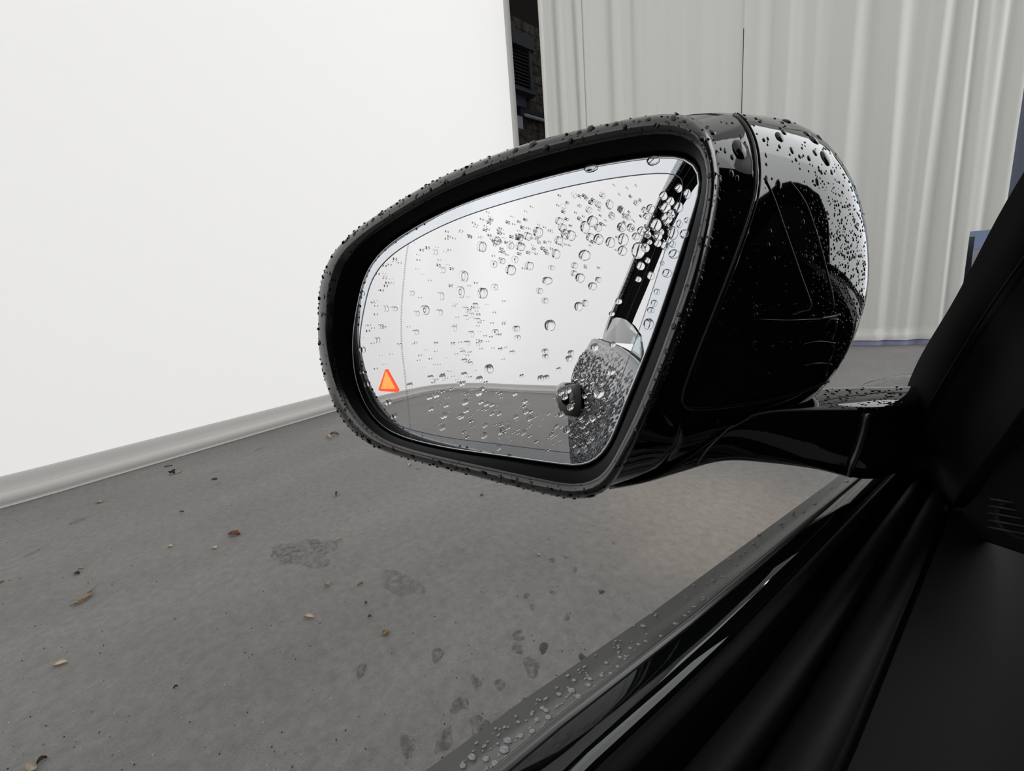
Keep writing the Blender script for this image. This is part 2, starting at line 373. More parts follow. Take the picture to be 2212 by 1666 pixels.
tag(cdt, 'thin dark vertical conduit pipe left of the tube lamp', 'pipe')
# bright yard behind the cut-out, right
rw = mesh_obj('wall_right', *merge([box((-2.6, 13.0, .9), (5, 13.2, 5)),]), m_blue_wall, smooth=False); tag(rw, kind='structure')
pv = mesh_obj('wall_low', *box((-2.6, 12.7, 0), (5, 12.95, 1.35)), m_pink, smooth=False); tag(pv, kind='structure'); pv.name = 'trim_1'
kk = CAM+ray(2086, 548)*10.0
v, f = tube([kk+V((0, .15, -kk.z)), kk+V((.0, .1, -.7)), kk+V((-.02, 0, -.1)), kk+V((0, 0, .25))], lambda t: .11-.06*abs(t-.5), 10); bg = mesh_obj('dark_bundle', [q-kk for q in v], f, m_dark); bg.location = kk
tag(bg, 'dark rounded shape hanging behind the notch cut low in the curtain', 'bundle')
st = s_at(2212, 200); k = int((sD+.08)/cs[-1]*(len(cpath)-1)); p = cpath[k]; t = (cpath[k+1]-cpath[k]).normalized()
ed = mesh_obj('gap_light', [q-p for q in [p-t*.10+V((.03, .1, .5)), p+t*.12+V((.03, .1, .5)), p+t*.12+V((.03, .1, HT)), p-t*.10+V((.03, .1, HT)), p-t*.10+V((.03, .14, .5)), p+t*.12+V((.03, .14, .5)), p+t*.12+V((.03, .14, HT)), p-t*.10+V((.03, .14, HT))]],
              [(0, 1, 2, 3), (7, 6, 5, 4), (0, 3, 7, 4), (1, 5, 6, 2)], m_strip, smooth=False); ed.location = p; tag(ed, kind='structure')  # blue-grey sheet coloured as the light between the curtains

# ------------------------------------------------------------------ stains on the floor
def blob(px, py, rx, ry, m, i, rot=0, z=.0006):
    c = gp(px, py); rx_ = rx; pts = []
    for k in range(18):
        a = 2*math.pi*k/18; q = 1+.28*mnoise.noise(V((math.cos(a)*1.7, math.sin(a)*1.7, i*3.1)))+.12*math.sin(3*a+i)
        x = rx_*q*math.cos(a); y = ry*q*math.sin(a); pts.append((x*math.cos(rot)-y*math.sin(rot), x*math.sin(rot)+y*math.cos(rot), 0))
    o = mesh_obj('stain' if i == 0 else 'stain.%03d' % i, [(0, 0, 0)]+pts, [(0, 1+k, 1+(k+1) % 18) for k in range(18)], m, fl, smooth=False)
    o.location = (c.x, c.y, z+i*1e-5)
stains = [(1186, 1166, .014, .010), (1222, 1143, .010, .007), (1280, 1137, .006, .005), (1325, 1173, .010, .006), (1222, 1205, .014, .009), (1243, 1231, .018, .008), (1192, 1210, .022, .012), (1193, 1280, .013, .008), (1137, 1287, .018, .012), (1150, 1312, .016, .010),
          (1299, 1279, .012, .012), (1224, 1335, .016, .012), (1120, 1373, .026, .020), (1117, 1402, .026, .018), (1174, 1400, .022, .014), (1148, 1440, .040, .024), (1028, 1474, .030, .014), (985, 1527, .025, .016), (1005, 1522, .018, .012), (1258, 1421, .016, .010),
          (1137, 1523, .022, .016), (1030, 1567, .035, .018), (1050, 1575, .030, .016), (170, 1125, .050, .030), (70, 1195, .040, .018), (472, 1045, .045, .014), (465, 1020, .030, .012), (945, 1415, .03, .02), (880, 1610, .035, .018), (960, 1600, .035, .02), (1210, 1130, .006, .004), (1205, 1110, .007, .005), (560, 970, .06, .02), (780, 1450, .03, .015), (1080, 1480, .02, .015)]
for i, s in enumerate(stains): blob(s[0], s[1], s[2], s[3], m_stain2 if i in (10, 14, 19, 20) else m_stain, i, rot=-.6 + .4*math.sin(i*2.1))
blob(655, 1195, .20, .085, m_scuff, 40, .3); blob(620, 1200, .09, .06, m_scuff, 41, .2); blob(700, 1180, .10, .05, m_scuff, 42, .2); blob(865, 1260, .13, .05, m_scuff, 44, .2)
# grit: tiny specks nobody could count
gv, gf = [], []
for i in range(650):
    c = gp(random.uniform(0, 1500), random.uniform(960, 1666))
    if c.x < -5 or c.y > 6: continue
    r = random.choice([.0012, .0016, .002, .0028]); o_ = len(gv)
    gv += [c+V((r, 0, .001)), c+V((-r*.5, r*.8, .001)), c+V((-r*.5, -r*.8, .001)), c+V((0, 0, r*1.2+.001))]; gf += [(o_, o_+1, o_+3), (o_+1, o_+2, o_+3), (o_+2, o_, o_+3)]
mid = len(gf)//2; m_grit = mat('pale_grit', (.6, .58, .53), .9); m_grit2 = mat('dark_grit', (.03, .028, .025), .9)
g = mesh_obj('floor_grit', gv, gf, None, mats=[m_grit, m_grit2], fm=[0 if (i//3) % 4 == 0 else 1 for i in range(len(gf))], smooth=False)
tag(g, 'tiny pale and dark grit specks scattered over the concrete floor', 'grit', kind='stuff')

# ------------------------------------------------------------------ leaves and litter on the floor
m_husk = mat('pale_dry_husk', (.62, .52, .36), .8); m_brown = mat('rust_brown_leaf', (.22, .085, .035), .8); m_tan = mat('tan_dry_leaf', (.30, .20, .10), .8); m_tan2 = mat('grey_tan_chip', (.42, .34, .26), .85); m_twig = mat('dark_twig', (.05, .032, .02), .9); m_red = mat('reddish_chip', (.18, .05, .03), .8)
add_noise_color(m_brown, 120, (.12, .04, .018), (.32, .13, .055)); add_noise_color(m_tan, 150, (.14, .085, .04), (.42, .29, .15))
def leaf(name, p0, p1, wd, m, label, cat='leaf', curl=.004, bend=0.0, jag=0.0, n=9, tip=.12):
    a, b_ = gp(*p0), gp(*p1); c = (a+b_)/2; d = b_-a; L = d.length; d.normalize(); s = V((-d.y, d.x, 0)); vs = []
    for i in range(n):
        t = i/(n-1); p = a+d*L*t+s*bend*L*math.sin(math.pi*t); wv = wd*(math.sin(math.pi*min(max(t*.94+.03, 0), 1))**.8)*(1 if t < .75 else 1-tip)
        j1 = 1+jag*math.sin(i*2.7); j2 = 1+jag*math.sin(i*3.9+1); z = .002+curl*math.sin(math.pi*t)
        for o_, zz in ((-wv*j1, z+curl*1.2), (-wv*.4, z+.2*curl), (0, z), (wv*.4, z+.2*curl), (wv*j2, z+curl*1.3)): vs.append(p+s*o_+V((0, 0, zz))-c)
    fs = []
    for i in range(n-1):
        for j in range(4): q = i*5+j; fs.append((q, q+1, q+6, q+5))
    nn = len(vs); vs2 = vs+[v_-V((0, 0, .0012)) for v_ in vs]; fs2 = fs+[tuple(nn+k for k in reversed(f_)) for f_ in fs]
    edge = [i*5 for i in range(n)]+[(n-1)*5+j for j in range(1, 5)]+[i*5+4 for i in range(n-2, -1, -1)]+[3, 2, 1]
    for q in range(len(edge)): e0_, e1_ = edge[q], edge[(q+1) % len(edge)]; fs2.append((e0_, e0_+nn, e1_+nn, e1_))
    o = mesh_obj(name, vs2, fs2, m); o.location = c; tag(o, label, cat); return o
# long twig-like dry leaf with stalk
tw = empty('dry_leaf', Matrix.Translation(gp(180, 1285))); tag(tw, 'long curled tan dry leaf with a thin stalk, largest on the floor at left', 'leaf')
bpy.context.view_layer.update()
c0 = tw.location
pts = [gp(150, 1308, .006), gp(163, 1303, .010), gp(178, 1294, .012), gp(190, 1287, .010), gp(200, 1274, .008), gp(208, 1264, .012)]
v, f = tube([q-c0 for q in spline(pts, 26)], lambda t: .0010+.0085*max(0, math.sin(math.pi*min(1, t*1.5)))**.7*(1+.3*math.sin(t*40)) if t < .66 else .0016, 8, flat=.55); mesh_obj('curled_blade', v, f, m_tan, tw)
v, f = tube([q-c0 for q in spline([gp(188, 1281, .008), gp(194, 1278, .013), gp(199, 1276, .006)], 8)], lambda t: .001+.005*math.sin(math.pi*t), 6, flat=.4); mesh_obj('side_leaflet', v, f, m_brown, tw)
v, f = tube([q-c0 for q in spline([gp(200, 1274, .008), gp(207, 1266, .012), gp(212, 1259, .018)], 8)], lambda t: .0018-.0009*t, 6); mesh_obj('stalk', v, f, m_tan, tw)
leaf('dry_leaf.001', (494, 1156), (519, 1157), .016, m_brown, 'rust brown crumpled leaf lying alone on the concrete, left of the mirror', jag=.35, curl=.008)
leaf('seed_husk', (116, 1440), (147, 1432), .010, m_husk, 'pale straw coloured husk near the lower left corner of the floor', 'husk', curl=.004)
leaf('dry_leaf.002', (62, 1672), (80, 1658), .022, m_tan2, 'pale beige leaf piece cut by the bottom edge of the photo', curl=.006)
leaf('dry_leaf.003', (80, 1653), (103, 1638), .007, m_twig, 'dark green brown leaf strip with a pale tip at the bottom left corner', bend=.15)
leaf('seed_husk.001', (658, 1334), (680, 1337), .007, m_husk, 'pale spoon shaped husk in the middle of the open floor', 'husk', curl=.005)
leaf('seed_husk.002', (723, 1172), (740, 1165), .0035, m_husk, 'thin pale curved sliver below the left end of the mirror', 'husk', bend=.12, curl=.004)
leaf('floor_chip', (702, 1265), (712, 1268), .012, m_tan2, 'small round beige chip above the spoon shaped husk', 'chip', curl=.008)
leaf('dry_leaf.004', (828, 1376), (838, 1363), .010, m_tan, 'small tan pointed leaf fragment in the lower middle of the floor', jag=.2)
leaf('floor_chip.001', (773, 1267), (784, 1261), .004, m_tan, 'narrow brown flake to the right of the round beige chip', 'chip')
leaf('floor_chip.002', (788, 1306), (794, 1304), .004, m_red, 'short reddish flake lower of the two near the middle of the floor', 'chip', n=6)
leaf('floor_chip.003', (795, 1335), (803, 1334), .004, m_red, 'dark red flake right of the spoon shaped husk', 'chip', n=6)
leaf('dry_leaf.005', (706, 944), (716, 949), .012, m_husk, 'pale leaf scrap left of the mirror near the screen foot, lower of a pair', curl=.012)
leaf('dry_leaf.006', (714, 940), (732, 941), .014, m_tan, 'tan leaf scrap left of the mirror near the screen foot, upper of a pair', curl=.014, jag=.3)
leaf('twig', (726, 1075), (729, 1066), .006, m_brown, 'tiny upright dark brown twig below the left rim of the mirror', 'twig', curl=.010)
leaf('bark_scrap', (368, 1024), (378, 1025), .020, m_twig, 'dark crumpled bark scrap near the foot of the white screen', 'bark', curl=.014, jag=.3)
leaf('seed_husk.003', (380, 1025), (393, 1019), .004, m_husk, 'thin pale husk touching the dark bark scrap near the screen', 'husk', bend=-.1)
leaf('twig.001', (355, 1010), (373, 1007), .005, m_twig, 'thin dark twig beside the screen foot behind the bark scrap', 'twig')
leaf('floor_chip.004', (211, 1085), (219, 1087), .016, m_tan2, 'beige chip near the screen foot at far left', 'chip', curl=.006)
leaf('bark_scrap.001', (458, 1035), (469, 1036), .014, m_twig, 'flat dark bark flake right of the crumpled bark scrap', 'bark', curl=.002)
leaf('floor_chip.005', (364, 1181), (372, 1182), .010, m_husk, 'small cream chip left of the two below the rust brown leaf', 'chip', n=6)
leaf('floor_chip.006', (461, 1184), (468, 1186), .010, m_husk, 'small cream chip right of the two below the rust brown leaf', 'chip', n=6)
leaf('twig.002', (389, 1107), (398, 1107), .004, m_brown, 'short brown twig between the bark scrap and the rust brown leaf', 'twig', n=6)
leaf('floor_chip.007', (161, 1240), (172, 1241), .009, m_twig, 'dark brown flake above the long curled tan leaf', 'chip')
leaf('floor_chip.008', (170, 1230), (180, 1229), .008, m_tan2, 'grey beige flake just above the dark brown flake at left', 'chip')
leaf('floor_chip.009', (1160, 1200), (1168, 1202), .005, m_husk, 'whitish chip among the damp spots below the mirror', 'chip', n=6)
leaf('dry_leaf.007', (1037, 1073), (1045, 1071), .006, m_brown, 'little brown leaf scrap directly below the middle of the mirror', n=6)
leaf('seed_husk.004', (882, 1008), (888, 1002), .008, m_husk, 'pale husk right below the mirror rim, nearer the left of two', 'husk', n=6)
leaf('seed_husk.005', (899, 1013), (909, 1013), .005, m_husk, 'thin pale husk right below the mirror rim, further right of two', 'husk', n=6)
leaf('twig.003', (0, 1262), (9, 1257), .005, m_tan, 'short tan twig at the left edge of the floor', 'twig', n=6)
leaf('floor_chip.010', (375, 1490), (385, 1484), .003, m_red, 'lone reddish splinter in the lower left of the floor', 'chip', n=6)

# ================================================================== side mirror
side = empty('side_mirror', MM)
tag(side, 'wet gloss black car side mirror with rain drops on its glass', 'mirror')
bpy.context.view_layer.update()
NR = 160; CU, CVV, ST = -.105, .0, 1.6
def ring(pts, wv, n=NR):
    """resample a closed outline (u, v) by direction from a centre"""
    P = spline([(p[0], p[1], 0) for p in pts], 900, True); A = []
    for p in P: A.append((math.atan2(p.y-CVV, (p.x-CU)/ST), p))
    res = []
    for k in range(n):
        a = -math.pi+2*math.pi*(k+.5)/n
        q = min(A, key=lambda e: abs((e[0]-a+math.pi) % (2*math.pi)-math.pi))[1]; res.append(V((q.x, q.y, wv)))
    # smooth away sampling steps
    for _ in range(2): res = [(res[i-1]+res[i]*2+res[(i+1) % n])/4 for i in range(n)]
    return res
def offset(r, d, wv=None):
    n = len(r); out = []
    for i in range(n):
        t = (r[(i+2) % n]-r[i-2]); t.z = 0; t.normalize(); nn = V((t.y, -t.x, 0)); out.append(r[i]+nn*d+V((0, 0, (wv-r[i].z) if wv is not None else 0)))
    return out
glass_px = [(1503, 358), (1485, 345), (1440, 339), (1300, 358), (1150, 394), (1000, 443), (900, 491), (832, 538), (793, 590), (773, 660), (763, 740), (770, 820), (800, 890), (850, 934), (950, 963), (1100, 985), (1200, 999), (1262, 1003), (1308, 968), (1350, 870), (1400, 745), (1452, 595), (1492, 468), (1512, 400)]
G = ring([lp(x, y, 0) for x, y in glass_px], 0.0)
crest_px = [(700, 690), (703, 628), (726, 560), (770, 513), (840, 464), (955, 396), (1115, 333), (1252, 295), (1400, 266), (1465, 264), (1508, 288), (1532, 335), (1538, 420), (1505, 580), (1452, 738), (1398, 878), (1352, 970), (1305, 1045), (1262, 1064), (1228, 1065), (1150, 1048), (1000, 1010), (865, 973), (805, 945), (762, 902), (728, 845), (708, 780), (699, 725)]
Cr = ring([lp(x, y, .013) for x, y in crest_px], .013)
sil_px = [(688, 690), (691, 620), (714, 555), (760, 504), (830, 454), (950, 384), (1110, 319), (1250, 281), (1400, 249), (1480, 245), (1530, 272), (1550, 330), (1553, 420), (1518, 590), (1464, 745), (1410, 880), (1360, 985), (1312, 1060), (1262, 1078), (1228, 1078), (1150, 1061), (1000, 1023), (862, 986), (798, 960), (748, 918), (714, 858), (694, 790), (687, 725)]
S0 = ring([lp(x, y, .006) for x, y in sil_px], .006)
mmr = lambda L, wv: ring([(a/1000, b_/1000) for a, b_ in L], wv)
S1 = mmr([(a_*(.972 if a_ > -70 else .99), b_*.972) for a_, b_ in [(-12, 84), (-2, 77), (3, 65), (4, 52), (-1, 28), (-11, -1), (-20, -28), (-24, -44), (-28, -62), (-42, -77), (-62, -84), (-90, -83), (-140, -78), (-195, -68), (-224, -50), (-238, -22), (-238, 10), (-226, 40), (-192, 62), (-145, 76), (-95, 84), (-45, 87)]], -.0205)
S2 = mmr([(-6, 91), (10, 84), (23, 71), (31, 55), (33, 38), (31, 20), (26, 3), (20, -13), (14, -28), (8, -44), (-4, -60), (-24, -74), (-55, -82), (-100, -80), (-150, -73), (-200, -60), (-228, -38), (-236, -10), (-232, 15), (-215, 42), (-180, 63), (-135, 79), (-88, 89), (-40, 93)], -.050)
S3 = mmr([(-6, 97), (13, 93), (28, 83), (37, 71), (44, 56), (48, 40), (50, 22), (49.5, 6), (47, -9), (43, -23), (36, -37), (24, -51), (4, -62), (-30, -70), (-90, -71), (-150, -64), (-195, -48), (-217, -20), (-214, 15), (-195, 41), (-155, 64), (-110, 81), (-70, 91), (-35, 97)], -.076)
S4 = mmr([(-6, 92), (12, 88), (28, 77), (38, 65), (46, 50), (50, 35), (51, 20), (50, 6), (46, -9), (40, -23), (30, -36), (10, -49), (-25, -56), (-85, -56), (-140, -49), (-175, -32), (-190, -5), (-185, 22), (-165, 46), (-130, 66), (-90, 82), (-45, 92)], -.100)
def shrink(r, f, wv, c=(-.06, .02)): return [V((c[0]+(p.x-c[0])*f, c[1]+(p.y-c[1])*f, wv)) for p in r]
S5 = shrink(S4, .86, -.116); S6 = shrink(S4, .6, -.127); S7 = shrink(S4, .28, -.132); S8 = shrink(S4, .02, -.133)
# bezel: gap wall, funnel, crest
Gi = offset(G, .0016, -.004)
fun = [offset(G, .0014, -.006), offset(G, .0022, -.0005)]
In = [Cr[i].lerp(G[i], .30) for i in range(NR)]; In = [V((p.x, p.y, .0095)) for p in In]
Mid = [Cr[i].lerp(G[i], .68) for i in range(NR)]; Mid = [V((p.x, p.y, .0038)) for p in Mid]
v, f = loft([fun[0], fun[1], Mid, In], True); mesh_obj('inner_bezel', v, f, m_funnel, side)['label'] = 'matte black funnel around the glass'
Inr = offset(In, .0002, .0097)
c1 = [Cr[i].lerp(In[i], .5) for i in range(NR)]; c1 = [V((p.x, p.y, .0126)) for p in c1]
c2 = [Cr[i].lerp(S0[i], .55) for i in range(NR)]; c2 = [V((p.x, p.y, .0108)) for p in c2]
v, f = loft([In, c1, Cr, c2, S0, offset(S0, -.0004, .001), offset(S0, -.0012, -.002)], True); rim = mesh_obj('rim', v, f, m_rim, side); rim['label'] = 'rounded semi gloss rim beaded with rain'
# shell by smooth interpolation along the rings
def sst(x): x = min(max(x, 0), 1); return x*x*(3-2*x)
def pull(p):                                     # the inboard side of the shell turns toward the cabin below its shoulder
    k_ = sst((.070-p.y)/.018)*sst((p.x+.045)/.03); w2 = p.z+(-.0105-p.z)*k_; f_ = (MD-w2)/(MD-p.z); return V((p.x*f_, p.y*f_, w2))
S1p = [pull(p) for p in S1]
K0 = offset(S0, -.0006, -.0005); keys = [K0, S1, S2, S3, S4, S5, S6, S7, S8]
wk = []
for i in range(NR):
    full = spline([k[i] for k in keys], 160); b_ = min(range(len(full)), key=lambda q: (full[q]-S1[i]).length)
    tail = full[b_:]; L_ = len(tail)-1
    front = [K0[i].lerp(S1p[i], t) for t in (0, .2, .4, .6, .8, 1)]
    wk.append(front+[tail[0]]+[tail[round(L_*q/38)] for q in range(1, 39)]+[tail[-1]])
rings = [[wk[i][k] for i in range(NR)] for k in range(46)]
v, f = loft(rings, True, False, True)
def is_cap(q):
    c = sum((V(v[i]) for i in q), V())/len(q); return c.z < -.0212 and c.y > -.040+(c.x+.022)*.09
vs_, fcap, fbody = v, [q for q in f if is_cap(q)], [q for q in f if not is_cap(q)]
def sub(v, fs):
    idx = {}; nv = []; nf = []
    for q in fs:
        t = []
        for i in q:
            if i not in idx: idx[i] = len(nv); nv.append(v[i])
            t.append(idx[i])
        nf.append(tuple(t))
    return nv, nf
cap = mesh_obj('mirror_cap', *sub(v, fcap), m_cap, side); cap['label'] = 'gloss black rear cap mirroring the pale curtain'
body = mesh_obj('housing_shell', *sub(v, fbody), m_gloss, side)
for o in (rim, cap, body):
    o.data.update()
shellT = BVHTree.FromPolygons([tuple(MM @ V(q)) for q in v], f)
v2 = list(rim.data.vertices)
rimT = BVHTree.FromPolygons([tuple(MM @ q.co) for q in rim.data.vertices], [tuple(p.vertices) for p in rim.data.polygons])
MI = MM.inverted()
def hit(T, px, py):
    h = T.ray_cast(CAM, ray(px, py)); 
    if h[0] is None: return None
    n = h[1] if h[1].dot(ray(px, py)) < 0 else -h[1]
    return h[0], n
def on(T, pts, n, lift=.0002):
    P = spline([(x, y, 0) for x, y in pts], n); out = []
    for p in P:
        h = hit(T, p.x, p.y)
        if h: out.append(MI @ (h[0]+h[1]*lift))
    return out
seam_a = [(1562, 233), (1595, 255), (1618, 288), (1631, 335), (1633, 395), (1622, 450), (1592, 540), (1560, 625), (1530, 700), (1500, 775), (1480, 830), (1473, 862), (1480, 880), (1500, 885), (1560, 881), (1650, 868), (1710, 852), (1783, 827)]
P = on(shellT, seam_a, 110)
v, f = tube(P, .0006, 8); mesh_obj('seam_edge', v, f, m_seam, side)['label'] = 'thin seam between shell and cap, its highlight painted lighter'
P2 = on(shellT, [(x+6, y-3 if i > 12 else y) for i, (x, y) in enumerate(seam_a)], 110)
v, f = tube(P2, .0006, 6); mesh_obj('seam_groove', v, f, m_groove, side)
for k, (ln, rr_) in enumerate([([(1652, 385), (1672, 430), (1700, 510), (1728, 590), (1752, 662), (1735, 672), (1712, 680)], .0003), ([(1706, 392), (1740, 440), (1768, 520), (1785, 585), (1798, 640), (1800, 668)], .0003), ([(1775, 688), (1800, 684), (1812, 680)], .0008),
                               ([(1640, 690), (1700, 692), (1760, 690), (1810, 690)], .0003), ([(1736, 744), (1770, 738), (1803, 742)], .0005), ([(1738, 790), (1770, 785), (1796, 788)], .0005), ([(1806, 694), (1803, 718), (1796, 740), (1800, 760), (1790, 785), (1782, 812)], .0005)]):
    P = on(shellT, ln, 30)  # thin raised lines, shaped after the trim reflected in the cap
    if len(P) > 3: v, f = tube(P, rr_, 6); mesh_obj('reflected_line' if k == 0 else 'reflected_line.%03d' % k, v, f, m_seam if k < 3 else m_gloss, cap)
# ---- arm
def sec(tf, tb, bb, bf, rnd=.28):
    P = [lp(*tf), lp(*tb), lp(*bb), lp(*bf)]; out = []
    for i in range(4):
        a, b_, c = P[i-1], P[i], P[(i+1) % 4]
        e = [.10, .25, .25, .22][i]
        for t in (0, .33, .66, 1):
            p0 = b_.lerp(a, e); p2 = b_.lerp(c, e); out.append(p0*(1-t)**2+b_*2*t*(1-t)+p2*t*t)
    return out
arm_secs = [sec((1318, 1046, -.014), (1440, 930, -.06), (1450, 955, -.065), (1314, 1061, -.017)), sec((1400, 1035, -.022), (1490, 900, -.085), (1500, 930, -.09), (1390, 1046, -.026)), sec((1470, 1000, -.030), (1560, 872, -.085), (1560, 950, -.09), (1465, 1026, -.036)), sec((1560, 935, -.040), (1650, 860, -.088), (1640, 965, -.09), (1556, 1002, -.046)),
            sec((1640, 893, -.050), (1715, 843, -.092), (1715, 975, -.095), (1650, 1006, -.056)), sec((1740, 885, -.062), (1785, 829, -.10), (1800, 985, -.10), (1756, 1020, -.068)), sec((1850, 885, -.074), (1880, 826, -.112), (1900, 990, -.115), (1830, 1040, -.080)),
            sec((1915, 884, -.082), (1950, 825, -.120), (1960, 990, -.12), (1892, 1042, -.088)), sec((1990, 870, -.095), (2010, 820, -.128), (2010, 980, -.13), (1985, 1010, -.10))]
ar = []
m_ = len(arm_secs[0])
cols = [spline([s_[i] for s_ in arm_secs], 40) for i in range(m_)]
ar = [[cols[i][k] for i in range(m_)] for k in range(40)]
v, f = loft(ar, True, True, True); arm = mesh_obj('mirror_arm', v, f, m_gloss, side); arm['label'] = 'glossy black arm joining the housing to the door'
armT = BVHTree.FromPolygons([tuple(MM @ V(q)) for q in v], f)
P = on(armT, [(1872, 893), (1866, 925), (1852, 970), (1838, 1005), (1834, 1036)], 30, .0004); v, f = tube(P, lambda t: .0022-.0006*t, 8); mesh_obj('arm_crease', v, f, m_rim, side)['label'] = 'wet shiny edge where the arm meets its foot'
P = on(armT, [(1505, 1002), (1530, 968), (1565, 935), (1600, 910), (1640, 895), (1700, 888), (1850, 886)], 40, .0002); v, f = tube(P, .0007, 6); mesh_obj('arm_edge', v, f, m_seam, arm)
pl = [rd(1818, 1036, .43), rd(1822, 1064, .43), rd(1872, 1112, .43), rd(1925, 1040, .42), rd(1925, 1000, .43), rd(1830, 1010, .44)]
v = [MI @ q for q in pl]; v += [q+V((.001, 0, -.006)) for q in v]; n_ = 6
mesh_obj('foot_plate', v, [tuple(range(n_)), tuple(reversed(range(n_, 2*n_)))]+[(i, i+n_, (i+1) % n_+n_, (i+1) % n_) for i in range(n_)], m_plate, side, smooth=False)['label'] = 'triangular base plate under the arm, floor reflection painted grey'
# ---- glass
Bi = offset(G, -.0055)
gl = mesh_obj('mirror_glass', *loft([offset(G, 0, 0), shrink(G, .02, 0, (CU, 0))], True, False, True), m_silver, side, smooth=False); gl['label'] = 'silvered glass reflecting screen, floor and the open door'
cc = (CU, 0)
bm_ = loft([offset(G, 0, .0002), offset(Bi, 0, .0002)], True); mesh_obj('tinted_border', *bm_, m_silver2, gl, smooth=False)['label'] = 'faint bluish border band'
bm_ = loft([offset(Bi, .00012, .00035), offset(Bi, -.00012, .00035)], True); mesh_obj('border_line', *bm_, m_line, gl, smooth=False)
bm_ = loft([offset(G, -.0002, .0004), offset(G, .0003, .0006), offset(G, .0009, 0), offset(G, .0012, -.002)], True); mesh_obj('glass_edge', *bm_, m_chrome, gl)['label'] = 'thin bright ground edge of the glass'
dv, df = [], []
DL = spline([(x, y, 0) for x, y in [(881, 528), (876, 560), (871, 610), (867, 660), (866, 710), (868, 760), (874, 810), (880, 870), (886, 930), (892, 975)]], 95)
for k in range(0, 95):
    a = lp(DL[k].x+1.0, DL[k].y-1.6, .0003); b_ = lp(DL[k].x-1.2, DL[k].y+1.6, .0003); q = V((.00016, 0, 0)); o_ = len(dv); dv += [a-q, a+q, b_+q, b_-q]; df.append((o_, o_+1, o_+2, o_+3))
tag(mesh_obj('dotted_line', dv, df, m_dash, gl, smooth=False), 'fine dotted vertical line near the outer end of the glass', kind='stuff')
def tri(pts, wv, th=.0003):
    P = [lp(x, y, wv) for x, y in pts]; P2 = [p+V((0, 0, th)) for p in P]; n = len(P); return P+P2, [tuple(range(n)), tuple(range(n, 2*n))]+[(i, (i+1) % n, (i+1) % n+n, i+n) for i in range(n)]
wl_ = mesh_obj('warning_triangle', *tri([(833, 798), (836, 798), (861, 843), (858, 847), (822, 845), (818, 842)], .0003), m_warn, gl, smooth=False); wl_['label'] = 'glowing orange red blind spot warning triangle'
mesh_obj('triangle_core', *tri([(834, 804), (836, 804), (855, 840), (824, 840)], .0004, .0004), m_warn_core, gl, smooth=False)

# ---- water drops: shared low domes
def dome(k, kk, seed, ex=1.0, prof=.42):
    vs = []; R = 5
    for r in range(R):
        a = (math.pi/2)*r/R; rad = math.cos(a)**.8; h = prof*math.sin(a)
        for j in range(k):
            t = 2*math.pi*j/k; q = 1+.07*mnoise.noise(V((math.cos(t)*1.5, math.sin(t)*1.5, seed*2.7))); vs.append((rad*q*math.cos(t), rad*q*math.sin(t)*ex, h))
    vs.append((0, 0, prof)); fs = []
    for r in range(R-1):
        for j in range(k): fs.append((r*k+j, r*k+(j+1) % k, (r+1)*k+(j+1) % k, (r+1)*k+j))
    for j in range(k): fs.append(((R-1)*k+j, (R-1)*k+(j+1) % k, R*k))
    fs.append(tuple(reversed(range(k)))); return vs, fs
def dmesh(name, vs, fs, m):
    me = bpy.data.meshes.new(name); me.from_pydata(vs, [], fs); me.materials.append(m)
    for p in me.polygons: p.use_smooth = len(p.vertices) < 8
    return me
DM = [dmesh('water_drop', *dome(14, 0, i, 1+.1*(i % 3)), m_water) for i in range(5)]
DB = [dmesh('water_drop', *dome(14, 0, i, 1+.1*(i % 3)), m_bead) for i in range(5)]
DN = [0]
def place_drop(parent, P, N, r, el_=1.0, up=None, name='water_drop', dark=False, pool=None):
    """P, N in parent's space"""
    o = bpy.data.objects.new(name if DN[0] == 0 else '%s.%03d' % (name, DN[0]), (pool[DN[0] % 3] if pool else (DB if dark else DM)[DN[0] % 5])); DN[0] += 1; COL.objects.link(o); o.parent = parent
    z = N.normalized(); upv = up or V((0, 1, 0)); y = (upv-z*upv.dot(z)).normalized(); x = y.cross(z)
    R_ = Matrix((x*r, y*r*el_, z*r)).transposed().to_4x4(); R_.translation = P; o.matrix_local = R_; return o
